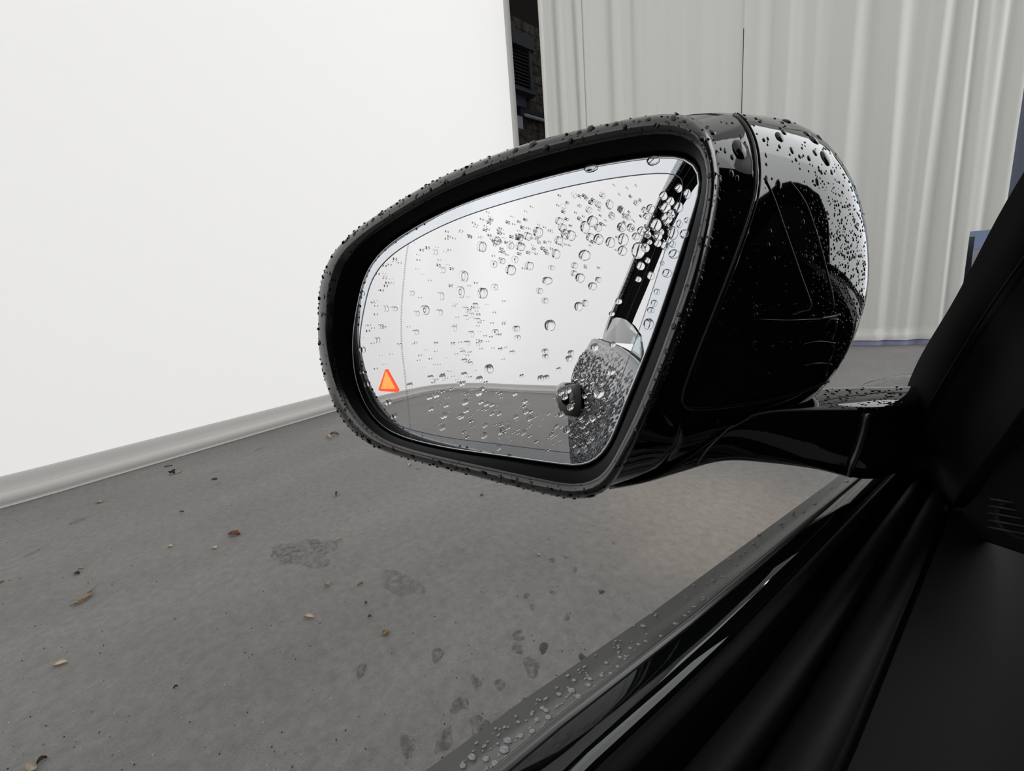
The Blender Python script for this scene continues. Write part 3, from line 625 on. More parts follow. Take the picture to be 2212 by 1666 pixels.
drops = [(1261, 551, 12.5), (1186, 703, 12), (1054, 798, 10.5), (915, 670, 12), (1040, 633, 12), (1101, 583, 12), (999, 596, 11), (992, 631, 10, 1.3), (949, 640, 8, 1.4), (1160, 501, 10.5), (1070, 519, 10), (1038, 532, 11), (1122, 532, 10.5, .8), (1138, 510, 9), (1120, 512, 8), (1100, 530, 8),
         (1278, 477, 10.5), (1262, 490, 9.5), (1290, 491, 7), (1231, 508, 10), (1206, 477, 8.5), (1213, 491, 8), (1219, 505, 9), (1205, 519, 8.5), (1273, 512, 8), (1291, 516, 10), (1199, 548, 8.5), (1345, 517, 10.5), (1341, 490, 9), (1361, 491, 7), (1317, 523, 9.5), (1343, 541, 9), (1378, 541, 14),
         (1251, 600, 9.5), (1278, 618, 8.5), (1291, 604, 6), (1248, 662, 8.5), (1262, 655, 6), (1180, 606, 11, .8), (1141, 574, 9), (1081, 563, 8), (1064, 570, 7), (1110, 560, 6.5), (952, 583, 7.5), (936, 544, 6), (1066, 620, 7), (1163, 628, 6.5), (1175, 650, 6.5), (1189, 578, 6), (1239, 573, 6), (1238, 590, 6),
         (848, 667, 9, .7), (830, 667, 6, 1.4), (895, 718, 8), (946, 675, 8), (897, 677, 7), (886, 633, 6), (1024, 660, 6), (1003, 669, 7), (1015, 681, 6), (1028, 692, 7), (1004, 686, 6), (1015, 722, 6.5), (1006, 742, 7), (1067, 718, 7), (1113, 710, 8), (1116, 730, 6), (978, 710, 6), (820, 706, 7), (812, 735, 6.5, 1.3), (860, 746, 5.5),
         (780, 756, 7, 1.3), (780, 634, 6), (780, 805, 6), (790, 830, 6.5, 1.4), (882, 833, 7), (927, 816, 6.5), (953, 816, 7.5), (1000, 810, 7), (1033, 820, 7.5), (996, 830, 6), (836, 870, 8), (848, 900, 7), (925, 860, 6.5), (940, 855, 6.5), (928, 885, 6), (961, 877, 5.5), (1002, 870, 7.5), (1004, 888, 6.5), (956, 899, 8), (993, 901, 7.5),
         (1032, 850, 7), (1038, 842, 6), (1036, 870, 6), (1080, 932, 8), (1043, 942, 8), (953, 925, 6.5), (1048, 874, 5), (1060, 876, 5), (1110, 852, 5), (1132, 868, 5.5), (1134, 890, 5.5), (1142, 905, 5.5), (1112, 902, 5), (1045, 920, 5.5), (1076, 895, 5), (1060, 895, 5), (1075, 968, 6), (1095, 925, 5), (1128, 936, 5.5), (1000, 780, 6), (997, 762, 5), (1013, 786, 5),
         (1104, 762, 5.5), (1175, 760, 6), (1176, 771, 6), (1178, 816, 6), (1166, 818, 6), (1231, 763, 6), (1227, 775, 7), (1205, 798, 4), (1210, 848, 7), (1225, 843, 8), (1218, 858, 7), (1291, 848, 14), (1318, 803, 9), (1283, 751, 8), (1322, 745, 6), (1277, 905, 9), (1222, 930, 8), (1276, 948, 7), (1230, 880, 7), (1210, 895, 6), (1200, 922, 5), (1190, 940, 5), (1245, 975, 6), (1300, 915, 7), (1262, 972, 5.5),
         (1335, 651, 6.5), (1320, 678, 5.5), (1378, 603, 6), (1383, 574, 8), (1398, 562, 5), (1385, 498, 9), (1372, 510, 7), (1398, 506, 7), (1416, 485, 11), (1421, 509, 8), (1402, 522, 5), (1404, 450, 8), (1432, 422, 8), (1465, 405, 7), (1484, 418, 7), (1447, 434, 8), (1437, 448, 10), (1465, 447, 9), (1440, 470, 11), (1428, 500, 5), (1448, 462, 8), (1420, 525, 7), (1393, 535, 9), (1405, 595, 7),
         (1453, 503, 10), (1478, 505, 9), (1436, 530, 8), (1452, 527, 6), (1455, 548, 10, .8), (1440, 590, 9, .8), (1418, 630, 6), (1412, 655, 6), (1405, 670, 7), (1400, 700, 10), (1467, 483, 6), (1483, 475, 5), (1430, 568, 4), (1373, 437, 5), (1315, 440, 7, 1.2), (1340, 452, 6), (1395, 466, 6), (1300, 420, 5), (1290, 440, 6), (1270, 452, 6), (1320, 465, 6), (1355, 468, 5), (1390, 452, 5), (1238, 420, 5), (1215, 444, 5)]
GL_Z = V((0, 0, 1))
for d in drops:
    x, y, r = d[:3]; e_ = d[3] if len(d) > 3 else random.uniform(.92, 1.15); P = lp(x, y, .0011); place_drop(gl, P, GL_Z, r*.2/FPX*.84, e_)
# fine droplets, too small to pick apart
def scatter_mesh(name, spots, parent, k=8, label=None, m=m_water):
    vs, fs = [], []; dvv, dff = [], []
    base = []
    for r, (rad, h) in enumerate([(1, 0), (.85, .26), (.5, .40)]):
        for j in range(k): base.append(V((rad*math.cos(2*math.pi*j/k), rad*math.sin(2*math.pi*j/k), h)))
    base.append(V((0, 0, .45)))
    bf_ = [(r*k+j, r*k+(j+1) % k, (r+1)*k+(j+1) % k, (r+1)*k+j) for r in range(2) for j in range(k)]+[(2*k+j, 2*k+(j+1) % k, 3*k) for j in range(k)]+[tuple(reversed(range(k)))]
    for P, N, r, e_, up in spots:
        z = N.normalized(); y = (up-z*up.dot(z))
        if y.length < 1e-4: y = V((1, 0, 0)).cross(z)
        y.normalize(); x = y.cross(z); o_ = len(vs)
        vs += [P+x*(b.x*r)+y*(b.y*r*e_)+z*(b.z*r) for b in base]; fs += [tuple(i+o_ for i in q) for q in bf_]
    o = mesh_obj(name, vs, fs, m, parent); tag(o, label, kind='stuff'); return o
def in_glass(px, py):
    p = lp(px, py, 0); c = False; n = len(Bi); j = n-1
    for i in range(n):
        if (Bi[i].y > p.y) != (Bi[j].y > p.y) and p.x < (Bi[j].x-Bi[i].x)*(p.y-Bi[i].y)/(Bi[j].y-Bi[i].y)+Bi[i].x: c = not c
        j = i
    return c
sp_ = []
clusters = [(1030, 690, 60, 70, 60), (960, 840, 60, 60, 60), (1120, 520, 120, 40, 110), (820, 600, 40, 60, 45), (1040, 480, 130, 40, 80), (1300, 450, 90, 40, 90), (1400, 480, 50, 50, 50), (1100, 890, 200, 60, 90), (800, 740, 40, 120, 45), (1020, 760, 60, 60, 40), (1270, 900, 60, 90, 110), (1220, 520, 140, 60, 60), (900, 560, 60, 60, 50), (1110, 940, 120, 25, 60), (930, 800, 80, 90, 45)]
for cx_, cy_, sx_, sy_, n in clusters:
    for _ in range(int(n*.5)):
        x, y = random.gauss(cx_, sx_*.6), random.gauss(cy_, sy_*.6)
        if in_glass(x, y): sp_.append((lp(x, y, .0011), GL_Z, random.choice([1.3, 1.6, 1.9, 2.3, 3.0])*.2/FPX, random.uniform(.9, 1.25), V((0, 1, 0))))
scatter_mesh('fine_droplets', sp_, gl, 8, 'fine rain spots on the glass')
# drops hanging off the rim top and drips on the glass upper edge
for x, y, r, e_ in [(1275, 363, 13, .35), (1410, 346, 11, .6)]:
    place_drop(gl, lp(x, y, .001), GL_Z, r*.2/FPX, e_)
# housing beads
def bead(px, py, r, T, parent, e_=1.2):
    h = hit(T, px, py)
    if h is None: return
    dist = (h[0]-CAM).length; place_drop(parent, MI @ (h[0]-h[1]*.0001), MI.to_3x3() @ h[1], r*dist/FPX, e_, dark=True)
capb = [(1597, 323, 17, 1.3), (1684, 296, 9, 1.4), (1758, 302, 9, 1.3), (1783, 342, 10, 1.4), (1700, 262, 8, 1.2), (1743, 289, 7, 1.2), (1770, 297, 6, 1.3), (1693, 285, 6, 1.2), (1582, 340, 5, 1.2), (1567, 324, 4, 1.2), (1711, 325, 5, 1.5), (1761, 330, 5, 1.5), (1682, 398, 8, 1.2), (1656, 388, 6, 1.2), (1766, 392, 5, 1.8), (1748, 342, 5, 1.2), (1680, 250, 5, 1),
        (1690, 265, 5, 1), (1720, 345, 4, 1), (1728, 338, 4, 1), (1735, 255, 4, 1), (1580, 375, 6, 1.5), (1592, 385, 5, 1.3), (1775, 372, 4, 1.3), (1797, 372, 4, 1.4), (1655, 335, 4, 1.2), (1656, 355, 4, 1), (1625, 240, 6, .6), (1650, 245, 6, .6), (1539, 286, 8, 1), (1553, 388, 7, 1), (1535, 412, 6, 1.3), (1532, 460, 6, 1.2), (1560, 560, 4, 1.3), (1660, 530, 4, 1.3), (1735, 480, 4, 1.3),
        (1790, 540, 5, 1.6), (1754, 560, 4, 1.5), (1740, 555, 4, 1.3), (1560, 670, 4, 1.2), (1632, 665, 5, 1.3), (1633, 682, 5, 1.2), (1630, 743, 5, 1.2), (1668, 750, 4, 1), (1755, 684, 5, .8), (1660, 808, 4, .8), (1552, 912, 5, 1.3), (1373, 1049, 8, .7), (1672, 560, 4, 1.3), (1664, 500, 4, 1.3)]
for x, y, r, e_ in capb: bead(x, y, r*.85, shellT, cap, e_)
rimb = [(899, 423, 6), (792, 487, 5), (805, 475, 6), (822, 462, 5), (765, 505, 6), (748, 520, 5), (712, 590, 5), (700, 640, 5), (695, 680, 5), (690, 740, 6), (697, 800, 5), (1113, 325, 9), (1150, 312, 10), (1275, 278, 9), (1180, 320, 8), (1232, 305, 7), (1330, 268, 7), (1350, 275, 5), (1455, 255, 7), (1500, 243, 9), (1516, 300, 8), (1478, 262, 6), (1524, 335, 6), (1532, 380, 5), (1512, 520, 7), (1498, 560, 7),
        (1480, 620, 6), (1466, 680, 6), (1455, 705, 6), (1440, 760, 6), (1425, 800, 6), (1405, 850, 6), (1393, 880, 5), (1372, 930, 6), (1352, 975, 6), (1330, 1010, 6), (1262, 1066, 6), (1230, 1070, 8), (1190, 1058, 6), (1150, 1052, 5), (1106, 1040, 8), (1080, 1030, 6), (1045, 1022, 10), (1010, 1015, 7), (950, 1000, 8), (890, 985, 9), (850, 972, 6), (797, 955, 9), (770, 935, 6), (755, 908, 7), (745, 885, 5), (985, 1012, 6),
        (1274, 1072, 11), (1000, 375, 7), (960, 392, 6), (1050, 350, 6), (1250, 286, 7), (1400, 258, 7), (1440, 262, 5), (1380, 262, 5), (870, 440, 4), (930, 410, 4), (1215, 300, 5)]
for x, y, r in rimb: bead(x, y, r*.85, rimT, rim, random.uniform(.9, 1.3))
def surf_spots(T, boxpx, n, rmin, rmax, accept=None, el_=(1, 1.5)):
    out = []; k = 0; tries = 0
    while k < n and tries < n*12:
        tries += 1; x, y = random.uniform(boxpx[0], boxpx[2]), random.uniform(boxpx[1], boxpx[3])
        if accept and not accept(x, y): continue
        h = hit(T, x, y)
        if h is None: continue
        out.append((MI @ h[0], MI.to_3x3() @ h[1], random.uniform(rmin, rmax)**1.0*(h[0]-CAM).length/FPX, random.uniform(*el_), V((0, 1, 0)))); k += 1
    return out
def acc_right(x, y):                              # denser toward the outer back edge of the cap
    return random.random() < min(1, max(.04, ((x-1640)/220))**2.2)
sp_ = surf_spots(shellT, (1640, 235, 1870, 700), 520, .8, 2.2, acc_right)
sp_ += surf_spots(shellT, (1740, 430, 1870, 800), 300, .8, 2.0, lambda x, y: x > 1740+(y-430)*.15)
sp_ += surf_spots(shellT, (1500, 400, 1760, 760), 110, .8, 1.8)
sp_ += surf_spots(shellT, (1480, 230, 1700, 330), 40, 1.5, 3.2)
# beads along the far edge of the cap, seen as a serrated outline
for i in range(380):
    k = random.randint(24, 33); j = random.randint(0, NR-1); p = wk[j][k]
    if p.x > -.03 and p.y > -.03:
        nn = (wk[(j+1) % NR][k]-wk[j-1][k]).cross(wk[j][k+1]-wk[j][k-1]).normalized()
        if nn.dot(p-V((CU, 0, -.06))) < 0: nn = -nn
        sp_.append((p, nn, random.uniform(.0005, .0012), 1.2, V((0, 1, 0))))
scatter_mesh('fine_droplets', sp_, cap, 7, 'fine rain spots on the cap', m_bead)
sp_ = surf_spots(rimT, (685, 240, 1560, 1080), 330, 1.0, 2.6)
# serration on both outer rim sides
for i in range(300):
    j = random.randint(0, NR-1); p = S0[j].lerp(Cr[j], random.uniform(-.1, .5)); nn = (S0[j]-V((CU, 0, 0))); nn = V((nn.x, nn.y*1.6, .02)).normalized()
    q = S0[j] if random.random() < .7 else c2[j]
    sp_.append((q, nn, random.choice([.0003, .0005, .0007, .0009, .0012])*.7, random.uniform(.9, 1.5), V((S0[(j+1) % NR]-S0[j-1]))))
scatter_mesh('fine_droplets', sp_, rim, 7, 'fine rain spots along the rim', m_bead)
def funnelspot():
    out = []
    for _ in range(260):
        x, y = random.uniform(690, 775), random.gauss(800, 60)
        if y > 900 or y < 690: continue
        p = lp(x, y, .004); out.append((x, y))
    return out
finT = BVHTree.FromPolygons([tuple(MM @ q.co) for q in side.children[0].data.vertices], [tuple(p.vertices) for p in side.children[0].data.polygons])
sp_ = []
for x, y in funnelspot():
    h = hit(finT, x, y)
    if h: sp_.append((MI @ h[0], MI.to_3x3() @ h[1], random.uniform(1, 3)*.2/FPX, 1.3, V((0, 1, 0))))
scatter_mesh('fine_droplets', sp_, side.children[0], 7, 'fine rain spots at the outer end of the funnel', m_bead)
# wet arm top: elongated beads
sp_ = surf_spots(armT, (1780, 828, 1950, 884), 130, 1.2, 3.5, None, (.4, .7))
scatter_mesh('fine_droplets', sp_, arm, 7, 'water beads on top of the arm', m_bead)
for x, y, r in [(1815, 836, 8), (1845, 832, 9), (1868, 830, 10), (1895, 832, 8), (1925, 836, 7), (1800, 850, 6), (1830, 860, 5)]: bead(x, y, r*.8, armT, arm, .6)

# ================================================================== car door
door = empty('car', Matrix.Translation(CAM+V((-.05, -.3, -1.1))))
tag(door, 'rain wet black car: door with lowered window, dark pillar and bonnet edge', 'car')
bpy.context.view_layer.update(); DI = door.matrix_world.inverted()
def belt(y):
    t = max(0, (y+.2)); bow = .030*math.sin(math.pi*min(max(-y/.96, 0), 1))
    return V((-.0455+.0134*y*(1 if y > 0 else 0)+bow, y, -.080-.105*y-.09*max(0, y)**1.0*0.25-.02*max(0, -y-.6)))
YS = [-.985, -.96, -.92, -.85, -.75, -.6, -.45, -.3, -.15, 0, .1, .2, .3, .4, .5]
def strip(prof, name, m, parent=door, label=None, ys=YS, taper=True):
    rings = []
    P = spline([belt(y) for y in ys], 60)
    for p in P:
        k = 1.0
        r = []
        for dx, dz in prof:
            q = p+V((dx, 0, dz))
            if taper and p.y < -.90: q.y += .0; 
            r.append(DI @ (CAM+q))
        rings.append(r)
    v, f = loft(rings, False); o = mesh_obj(name, v, f, m, parent)
    if label: o['label'] = label
    return o, v, f
pts = [(-.0015, .0005), (-.006, .0015), (-.012, .0), (-.0170, -.0035), (-.0205, -.011), (-.032, -.030), (-.046, -.047), (-.062, -.075), (-.074, -.11), (-.082, -.16), (-.086, -.22), (-.086, -.30), (-.080, -.38), (-.068, -.46), (-.050, -.54), (-.030, -.60), (-.010, -.63), (.03, -.635)]
sm = spline([(a, 0, b_) for a, b_ in pts], 46)
m_lip = mat('wet_lip_painted_sheen', (.115, .115, .11), .26, spec=.9); m_pale = mat('water_bead_painted_glint', (.19, .197, .205), .07, spec=1.0, ior=1.7)  # greys painted in for light reflected by lip and beads
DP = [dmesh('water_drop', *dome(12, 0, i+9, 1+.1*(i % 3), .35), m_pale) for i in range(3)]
lipo, lv_, lf_ = strip([(-.0062, .0008)]+[(p.x, p.z+.0004) for p in sm if -.0208 < p.x < -.009], 'shoulder_lip', m_lip, label='wet lip outside the trim line, its reflected grey painted in')
skin, kv, kf = strip([(p.x, p.z) for p in sm], 'door_skin', m_wet, label='outer door panel covered in rain beads')
skinT = BVHTree.FromPolygons([tuple(door.matrix_world @ V(q)) for q in list(kv)+list(lv_)], list(kf)+[tuple(i+len(kv) for i in q) for q in lf_])
strip([(-.0064, .0004), (-.0062, .0016), (-.0055, .0020), (-.0047, .0016), (-.0044, .0004)], 'belt_trim', m_chrome and mat('belt_trim_metal', (.14, .14, .135), .3, metal=.4), label='thin pale trim line along the beltline')
strip([(-.0046, .0008), (-.001, .0012), (.004, .0002), (.0048, -.004)], 'outer_sill', m_gloss)
strip([(.0048, -.003), (.0056, .0012), (.0070, .0014), (.0078, -.004)], 'outer_window_seal', m_rubber)
strip([(.0078, -.003), (.010, -.012), (.0125, -.012), (.0135, -.004)], 'window_slot', m_groove)
strip([(.0130, -.006), (.0142, -.0018), (.0175, -.0008), (.0195, -.004), (.0205, -.010)], 'inner_window_seal', m_rubber)
strip([(.0200, -.010), (.0235, -.003), (.0275, -.0028), (.0300, -.006), (.0306, -.014)], 'inner_sill', m_rubber)
strip([(.030, -.007), (.0315, -.011), (.0325, -.0085)], 'card_gap', m_groove)
cpts = spline([(.0322, 0, -.008), (.036, 0, -.0055), (.045, 0, -.010), (.060, 0, -.040), (.075, 0, -.10), (.088, 0, -.18), (.100, 0, -.22), (.115, 0, -.235), (.112, 0, -.27), (.095, 0, -.33), (.10, 0, -.5), (.09, 0, -.62), (.03, 0, -.635)], 34)
strip([(p.x, p.z) for p in cpts], 'door_card', m_card, label='very dark soft interior door panel')
# rear end plate of the door
e_ = belt(-.985); ep = [V((p.x, 0, p.z)) for p in sm]+[V((p.x, 0, p.z)) for p in reversed(cpts)]
v = [DI @ (CAM+e_+q) for q in ep]; v2_ = [q+V((0, -.004, 0)) for q in v]; n_ = len(v)
mesh_obj('door_end', v+v2_, [tuple(range(n_)), tuple(reversed(range(n_, 2*n_)))]+[(i, i+n_, (i+1) % n_+n_, (i+1) % n_) for i in range(n_)], m_gloss, door, smooth=False)
# panel crease under the shoulder
P = [DI @ (CAM+belt(y)+V((-.0335, 0, -.031))) for y in [-.97+k*.04 for k in range(34)]]; v, f = tube(P, .0007, 6); mesh_obj('shoulder_crease', v, f, m_seam, door)
# window frame
fp = [(-.020, -.945, -.02), (-.003, -.948, .06), (.045, -.95, .18), (.092, -.948, .30), (.128, -.935, .385), (.152, -.90, .435), (.168, -.82, .462), (.172, -.68, .470), (.168, -.5, .455), (.150, -.3, .40), (.118, -.1, .30)]
FP = spline(fp, 70)
def rect_sweep(P, a0, a1, b0, b1, name, m, label=None, fn=None):
    rings = []; n = len(P)
    for i, p in enumerate(P):
        t = (P[min(i+1, n-1)]-P[max(i-1, 0)]).normalized()
        ou = V((1, 0, -.38)).normalized(); ou = (ou-t*ou.dot(t)).normalized(); iv = t.cross(ou).normalized()
        rings.append([DI @ (CAM+p+ou*a+iv*b_) for a, b_ in ((a0, b0), (a1, b0), (a1, b1), (a0, b1))])
    v, f = loft(rings, True, True, True); o = mesh_obj(name, v, f, m, door, smooth=False); bevel(o, .003)
    if label: o['label'] = label
    return o
rect_sweep(FP, -.013, -.002, -.045, .045, 'frame_skin', m_wet_fine, 'grey looking wet outer face of the window frame')
rect_sweep(FP, -.001, .052, -.040, .038, 'window_frame', m_rubber, 'black window frame rising to the roof rail')
rect_sweep(FP, .010, .014, -.044, -.040, 'frame_seal', m_gloss); rect_sweep(FP, .030, .033, .038, .043, 'frame_lip', m_seam)
rect_sweep(FP, .010, .013, .038, .044, 'frame_lip.001', m_gloss)
# lowered window pane, its curved rear corner still above the sill
pp = [(-.905, .00), (-.905, .056), (-.89, .068), (-.85, .069), (-.78, .062), (-.70, .050), (-.60, .030), (-.50, .006), (-.42, -.024), (-.34, -.065), (-.34, -.10), (-.6, -.07)]
def px_(y, z): return belt(y).x+.008+.38*(z-belt(y).z)
v = [DI @ (CAM+V((px_(y, z), y, z))) for y, z in pp]; v += [q+V((.004, 0, 0)) for q in v]; n_ = len(pp)
mesh_obj('window_pane', v, [tuple(range(n_)), tuple(reversed(range(n_, 2*n_)))]+[(i, i+n_, (i+1) % n_+n_, (i+1) % n_) for i in range(n_)], m_tint, door, smooth=False)['label'] = 'pale green tinted window glass lowered into the door'
# handle
hb = belt(-.76)+V((-.080, 0, -.135))
hd = [V((0, .10, 0)), V((-.018, .09, .002)), V((-.036, .06, .004)), V((-.042, .0, .004)), V((-.040, -.06, .002)), V((-.022, -.095, 0)), V((0, -.105, 0))]
v, f = tube([DI @ (CAM+hb+q) for q in spline(hd, 24)], .017, 12, flat=1.7); h_ = mesh_obj('door_handle', v, f, m_wet_fine, door); h_['label'] = 'wet pull handle standing off the panel'
v, f = tube([DI @ (CAM+hb+q) for q in [V((.004, .06, 0)), V((.0, .03, 0)), V((-.001, -.03, 0)), V((.004, -.06, 0))]], .026, 12); mesh_obj('handle_recess', v, f, m_groove, h_)
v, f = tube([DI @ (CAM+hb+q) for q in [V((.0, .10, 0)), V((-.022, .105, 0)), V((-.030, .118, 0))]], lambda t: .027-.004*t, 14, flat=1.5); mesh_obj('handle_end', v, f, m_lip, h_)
v, f = tube([DI @ (CAM+hb+q) for q in [V((-.022, .112, .006)), V((-.024, .1225, .006))]], .017, 12); mesh_obj('handle_hollow_shade', v, f, m_groove, h_)  # black plug painted as the shade inside the hollow handle end
# water on the skin near the camera
def hitd(px, py): return hit(skinT, px, py)
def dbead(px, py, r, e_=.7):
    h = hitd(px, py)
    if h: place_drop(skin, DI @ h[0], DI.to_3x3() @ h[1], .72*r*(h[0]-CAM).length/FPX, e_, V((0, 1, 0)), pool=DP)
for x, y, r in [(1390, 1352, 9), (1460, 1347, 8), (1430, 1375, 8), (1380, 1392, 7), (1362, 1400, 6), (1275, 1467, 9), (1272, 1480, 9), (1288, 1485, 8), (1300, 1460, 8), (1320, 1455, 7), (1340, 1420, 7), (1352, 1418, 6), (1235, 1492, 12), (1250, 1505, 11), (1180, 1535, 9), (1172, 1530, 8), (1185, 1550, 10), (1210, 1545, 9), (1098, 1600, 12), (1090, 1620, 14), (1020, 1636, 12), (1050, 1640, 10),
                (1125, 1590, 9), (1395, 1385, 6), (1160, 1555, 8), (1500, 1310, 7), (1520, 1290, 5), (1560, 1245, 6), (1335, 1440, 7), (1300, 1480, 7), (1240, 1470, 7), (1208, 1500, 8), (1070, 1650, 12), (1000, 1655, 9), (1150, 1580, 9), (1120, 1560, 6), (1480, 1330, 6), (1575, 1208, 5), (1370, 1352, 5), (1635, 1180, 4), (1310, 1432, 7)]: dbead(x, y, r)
sp_ = []
for _ in range(420):
    x = random.uniform(990, 1830); yl = 1212-.74*(x-1560); y = yl+random.uniform(0, 70+max(0, 1560-x)*.14)
    if x > 1350 and random.random() < .72: continue
    h = hitd(x, y)
    if h: sp_.append((DI @ h[0], DI.to_3x3() @ h[1], random.uniform(1.0, 3.6)*(h[0]-CAM).length/FPX, random.uniform(.8, 2), V((0, 1, 0))))
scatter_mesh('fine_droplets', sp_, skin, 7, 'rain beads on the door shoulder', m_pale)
# real beads over the rear of the panel, the part the mirror shows
vv_, ff_ = [], []
PS = [belt(-.99+.01*k) for k in range(100)]; kb = 5
for _ in range(5200):
    p = random.choice(PS)+V((0, random.uniform(-.005, .005), 0)); i = int(len(sm)*random.uniform(.08, .66)); a_, b2_ = sm[i], sm[i+1]; t = random.random()
    q = p+V((a_.x, 0, a_.z)).lerp(V((b2_.x, 0, b2_.z)), t); tn = (b2_-a_).normalized(); nn = V((tn.z, 0, -tn.x)); nn = -nn if nn.x > 0 else nn
    nn = nn.normalized(); dn = V((tn.x, random.uniform(-.35, .1), tn.z)).normalized(); sd = dn.cross(nn).normalized(); r = random.choice([.0010, .0014, .0018, .0024, .003]); e_ = random.uniform(1, 2.2); o_ = len(vv_)
    for rad, h in ((1, -.05), (.65, .38)): vv_ += [DI @ (CAM+q+dn*(r*e_*rad*math.cos(2*math.pi*j/kb))+sd*(r*rad*math.sin(2*math.pi*j/kb))+nn*(r*h*1.2)) for j in range(kb)]
    ff_ += [(o_+j, o_+(j+1) % kb, o_+kb+(j+1) % kb, o_+kb+j) for j in range(kb)]+[tuple(o_+kb+j for j in range(kb))]
tag(mesh_obj('rain_beads', vv_, ff_, m_bead, skin), 'rain beads over the rear of the door panel', kind='stuff')
# front leg of the window frame and the trim beside it
T_ = [.44, .37, .30, .235, .18, .145, .135]
E = [[(1880, 1035), (1930, 950), (1985, 812), (2085, 650), (2212, 430), (2400, 150), (2700, -300)], [(1900, 1110), (1935, 1030), (1994, 905), (2103, 720), (2212, 562), (2450, 230), (2800, -250)],
     [(1960, 1130), (1995, 1060), (2040, 970), (2130, 830), (2230, 700), (2500, 350), (2850, -150)], [(2008, 1145), (2048, 1112), (2075, 1065), (2145, 975), (2230, 860), (2520, 500), (2900, 0)]]
def eline(L, dt=0): return [rd(x, y, t+dt*t) for (x, y), t in zip(L, T_)]
e1 = eline(E[0]); e2 = eline(E[1], -.03); e3 = eline(E[2], 0.03); e4 = eline(E[3], -.02)
back = [p+V((-.004, .02, .0)) for p in e1]; back2 = [p+V((.03, .03, .0)) for p in e4]
def ruled(lines, name, m, label=None, n=40):
    cols = [[DI @ q for q in spline(l, n)] for l in lines]; rings = [[c[k] for c in cols] for k in range(n)]
    v, f = loft(rings, False); o = mesh_obj(name, v, f, m, door)
    if label: o['label'] = label
    return o
def mix(a, b_, t, bul=0): return [p.lerp(q, t)-(p.lerp(q, t)-CAM).normalized()*bul for p, q in zip(a, b_)]
ruled([back, e1, mix(e1, e2, .25, .003), mix(e1, e2, .7, .002), mix(e1, e2, .93, -.001)], 'pillar_frame', m_pillar, 'front leg of the window frame, near black')
ruled([mix(e1, e2, .93, -.001), mix(e1, e2, .97, .002), e2, mix(e2, e3, .08, .003), mix(e2, e3, .2, .0)], 'pillar_seal', m_rubber, 'rubber bead along the frame leg')
ruled([mix(e2, e3, .2, .0), mix(e2, e3, .6, -.003), e3, mix(e3, e4, .5, .003), mix(e3, e4, .95, 0), e4, mix(e4, back2, .3, -.004)], 'pillar_trim', m_card)
# tweeter corner panel and speaker
sl = [rd(2052, 1136, .345), rd(2150, 1003, .27), rd(2222, 905, .225), rd(2420, 640, .19), rd(2440, 1270, .22), rd(2222, 1206, .27), rd(2062, 1152, .34)]
v = [DI @ q for q in sl]; nn = (v[1]-v[0]).cross(v[5]-v[0]).normalized(); v += [q+V((.004, .012, 0)) for q in v]; n_ = 7
o = mesh_obj('corner_panel', v, [tuple(range(n_)), tuple(reversed(range(n_, 2*n_)))]+[(i, i+n_, (i+1) % n_+n_, (i+1) % n_) for i in range(n_)], m_card2, door, smooth=False); o['label'] = 'dark grey corner panel at the right edge'; bevel(o, .002)
cc_ = rd(2216, 1122, .262); nz_ = (CAM-cc_).normalized(); nz_ = (nz_+V((.25, -.1, .1))).normalized(); ux = V((0, 0, 1)).cross(nz_).normalized(); uy = nz_.cross(ux)
def disc(r0, r1, h, k=28): return loft([[DI @ (cc_+ux*(r*math.cos(2*math.pi*j/k))+uy*(r*math.sin(2*math.pi*j/k))+nz_*hh) for j in range(k)] for r, hh in ((r0, 0), (r0, h), (r1, h*1.2), (r1, 0.001))], True, False, True)
tw_ = mesh_obj('tweeter_grille', *disc(.0085, .0072, .0015), m_card2, door)
gm = mat('grille_rib', (.035, .03, .03), .4, metal=.5)
rb = []
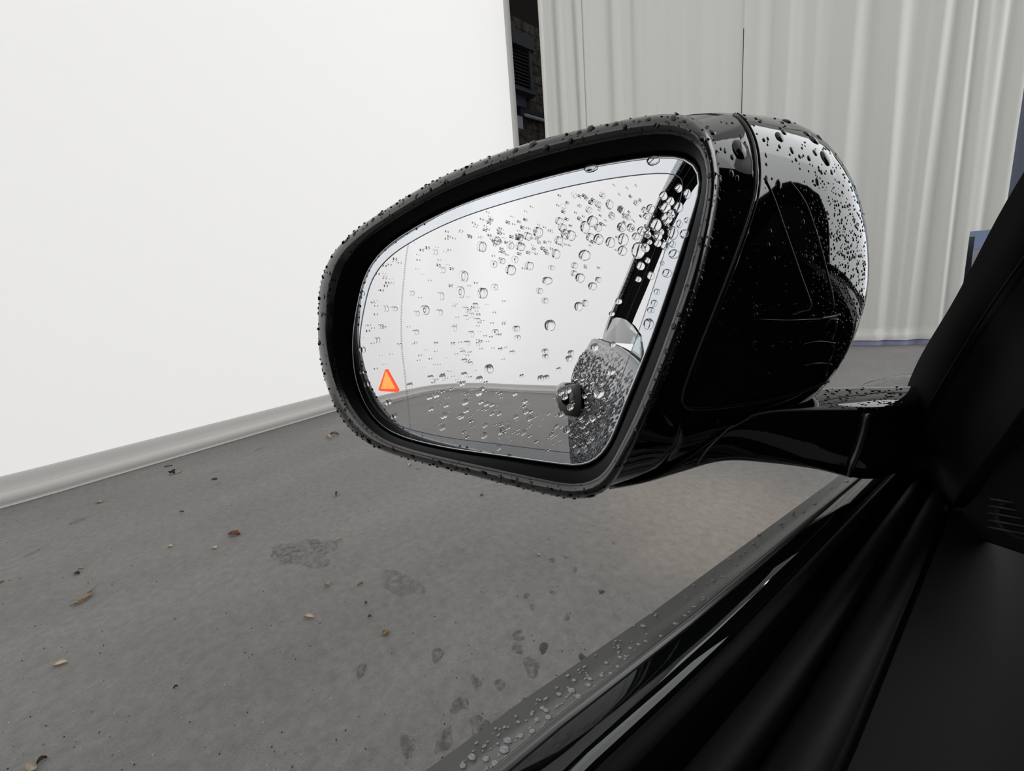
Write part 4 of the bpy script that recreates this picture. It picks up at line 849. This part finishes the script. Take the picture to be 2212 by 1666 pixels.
for k in range(5):
    a = (k-2)*.0028; hw = math.sqrt(max(.0001, .0066**2-a*a)) if abs(a) < .0066 else 0
    P = [DI @ (cc_+uy*a+ux*(hw*q)+nz_*(.0016+.0004*math.sin(q*3+k))) for q in (-1, -.4, .2, .9)]; v, f = tube(P, .0007, 6); mesh_obj('grille_rib' if k == 0 else 'grille_rib.%03d' % k, v, f, gm, tw_)

# ================================================================== car body: what shows ahead, and the dark cabin beside the camera
carb = door
bpy.context.view_layer.update(); CI = carb.matrix_world.inverted()
g_ = []
xs = [-.33, -.30, -.26, -.20, -.12, 0, .2, .5, .9]; dz_ = [-.14, -.09, -.06, -.045, -.015, 0, .02, .03, .03]
b0 = rd(1945, 812, 1.15)-CAM
for k in range(12):
    y = 1.02+.1*k; h_y = b0.z-.5*max(0, (y-1.2))**2-.35*max(0, 1.05-y)**2; off = -.0-(.0) 
    g_.append([CI @ (CAM+V((x+b0.x+.20, y, h_y+z+.022))) for x, z in zip(xs, dz_)])
cols = [spline([r[i] for r in g_], 40) for i in range(len(xs))]; rr2 = [spline([c[k] for c in cols], 30) for k in range(40)]
v, f = loft(rr2, False)
mesh_obj('bonnet', v, f, m_wet_fine, carb)['label'] = 'rain covered bonnet edge'
mesh_obj('dashboard', *[(lambda vf: ([CI @ (CAM+V(q)) for q in vf[0]], vf[1]))(box((.22, .36, -.55), (1.5, .72, -.14)))][0], m_cabin, carb, smooth=False)
mesh_obj('roof_lining', *[(lambda vf: ([CI @ (CAM+V(q)) for q in vf[0]], vf[1]))(box((.32, -.85, .46), (1.6, .35, .50)))][0], m_cabin, carb, smooth=False)
mesh_obj('cabin_side', *[(lambda vf: ([CI @ (CAM+V(q)) for q in vf[0]], vf[1]))(box((1.5, -1.2, -.7), (1.56, .8, .46)))][0], m_cabin, carb, smooth=False)
seat = merge([box((.42, -.75, -.60), (.98, -.15, -.42)), box((.42, -.88, -.55), (.98, -.74, .14)), box((.58, -.86, .16), (.82, -.76, .36)), box((.63, -.83, .10), (.66, -.80, .18)), box((.74, -.83, .10), (.77, -.80, .18))])
so = mesh_obj('seat', [CI @ (CAM+V(q)) for q in seat[0]], seat[1], m_cabin, carb, smooth=False); bevel(so, .02)
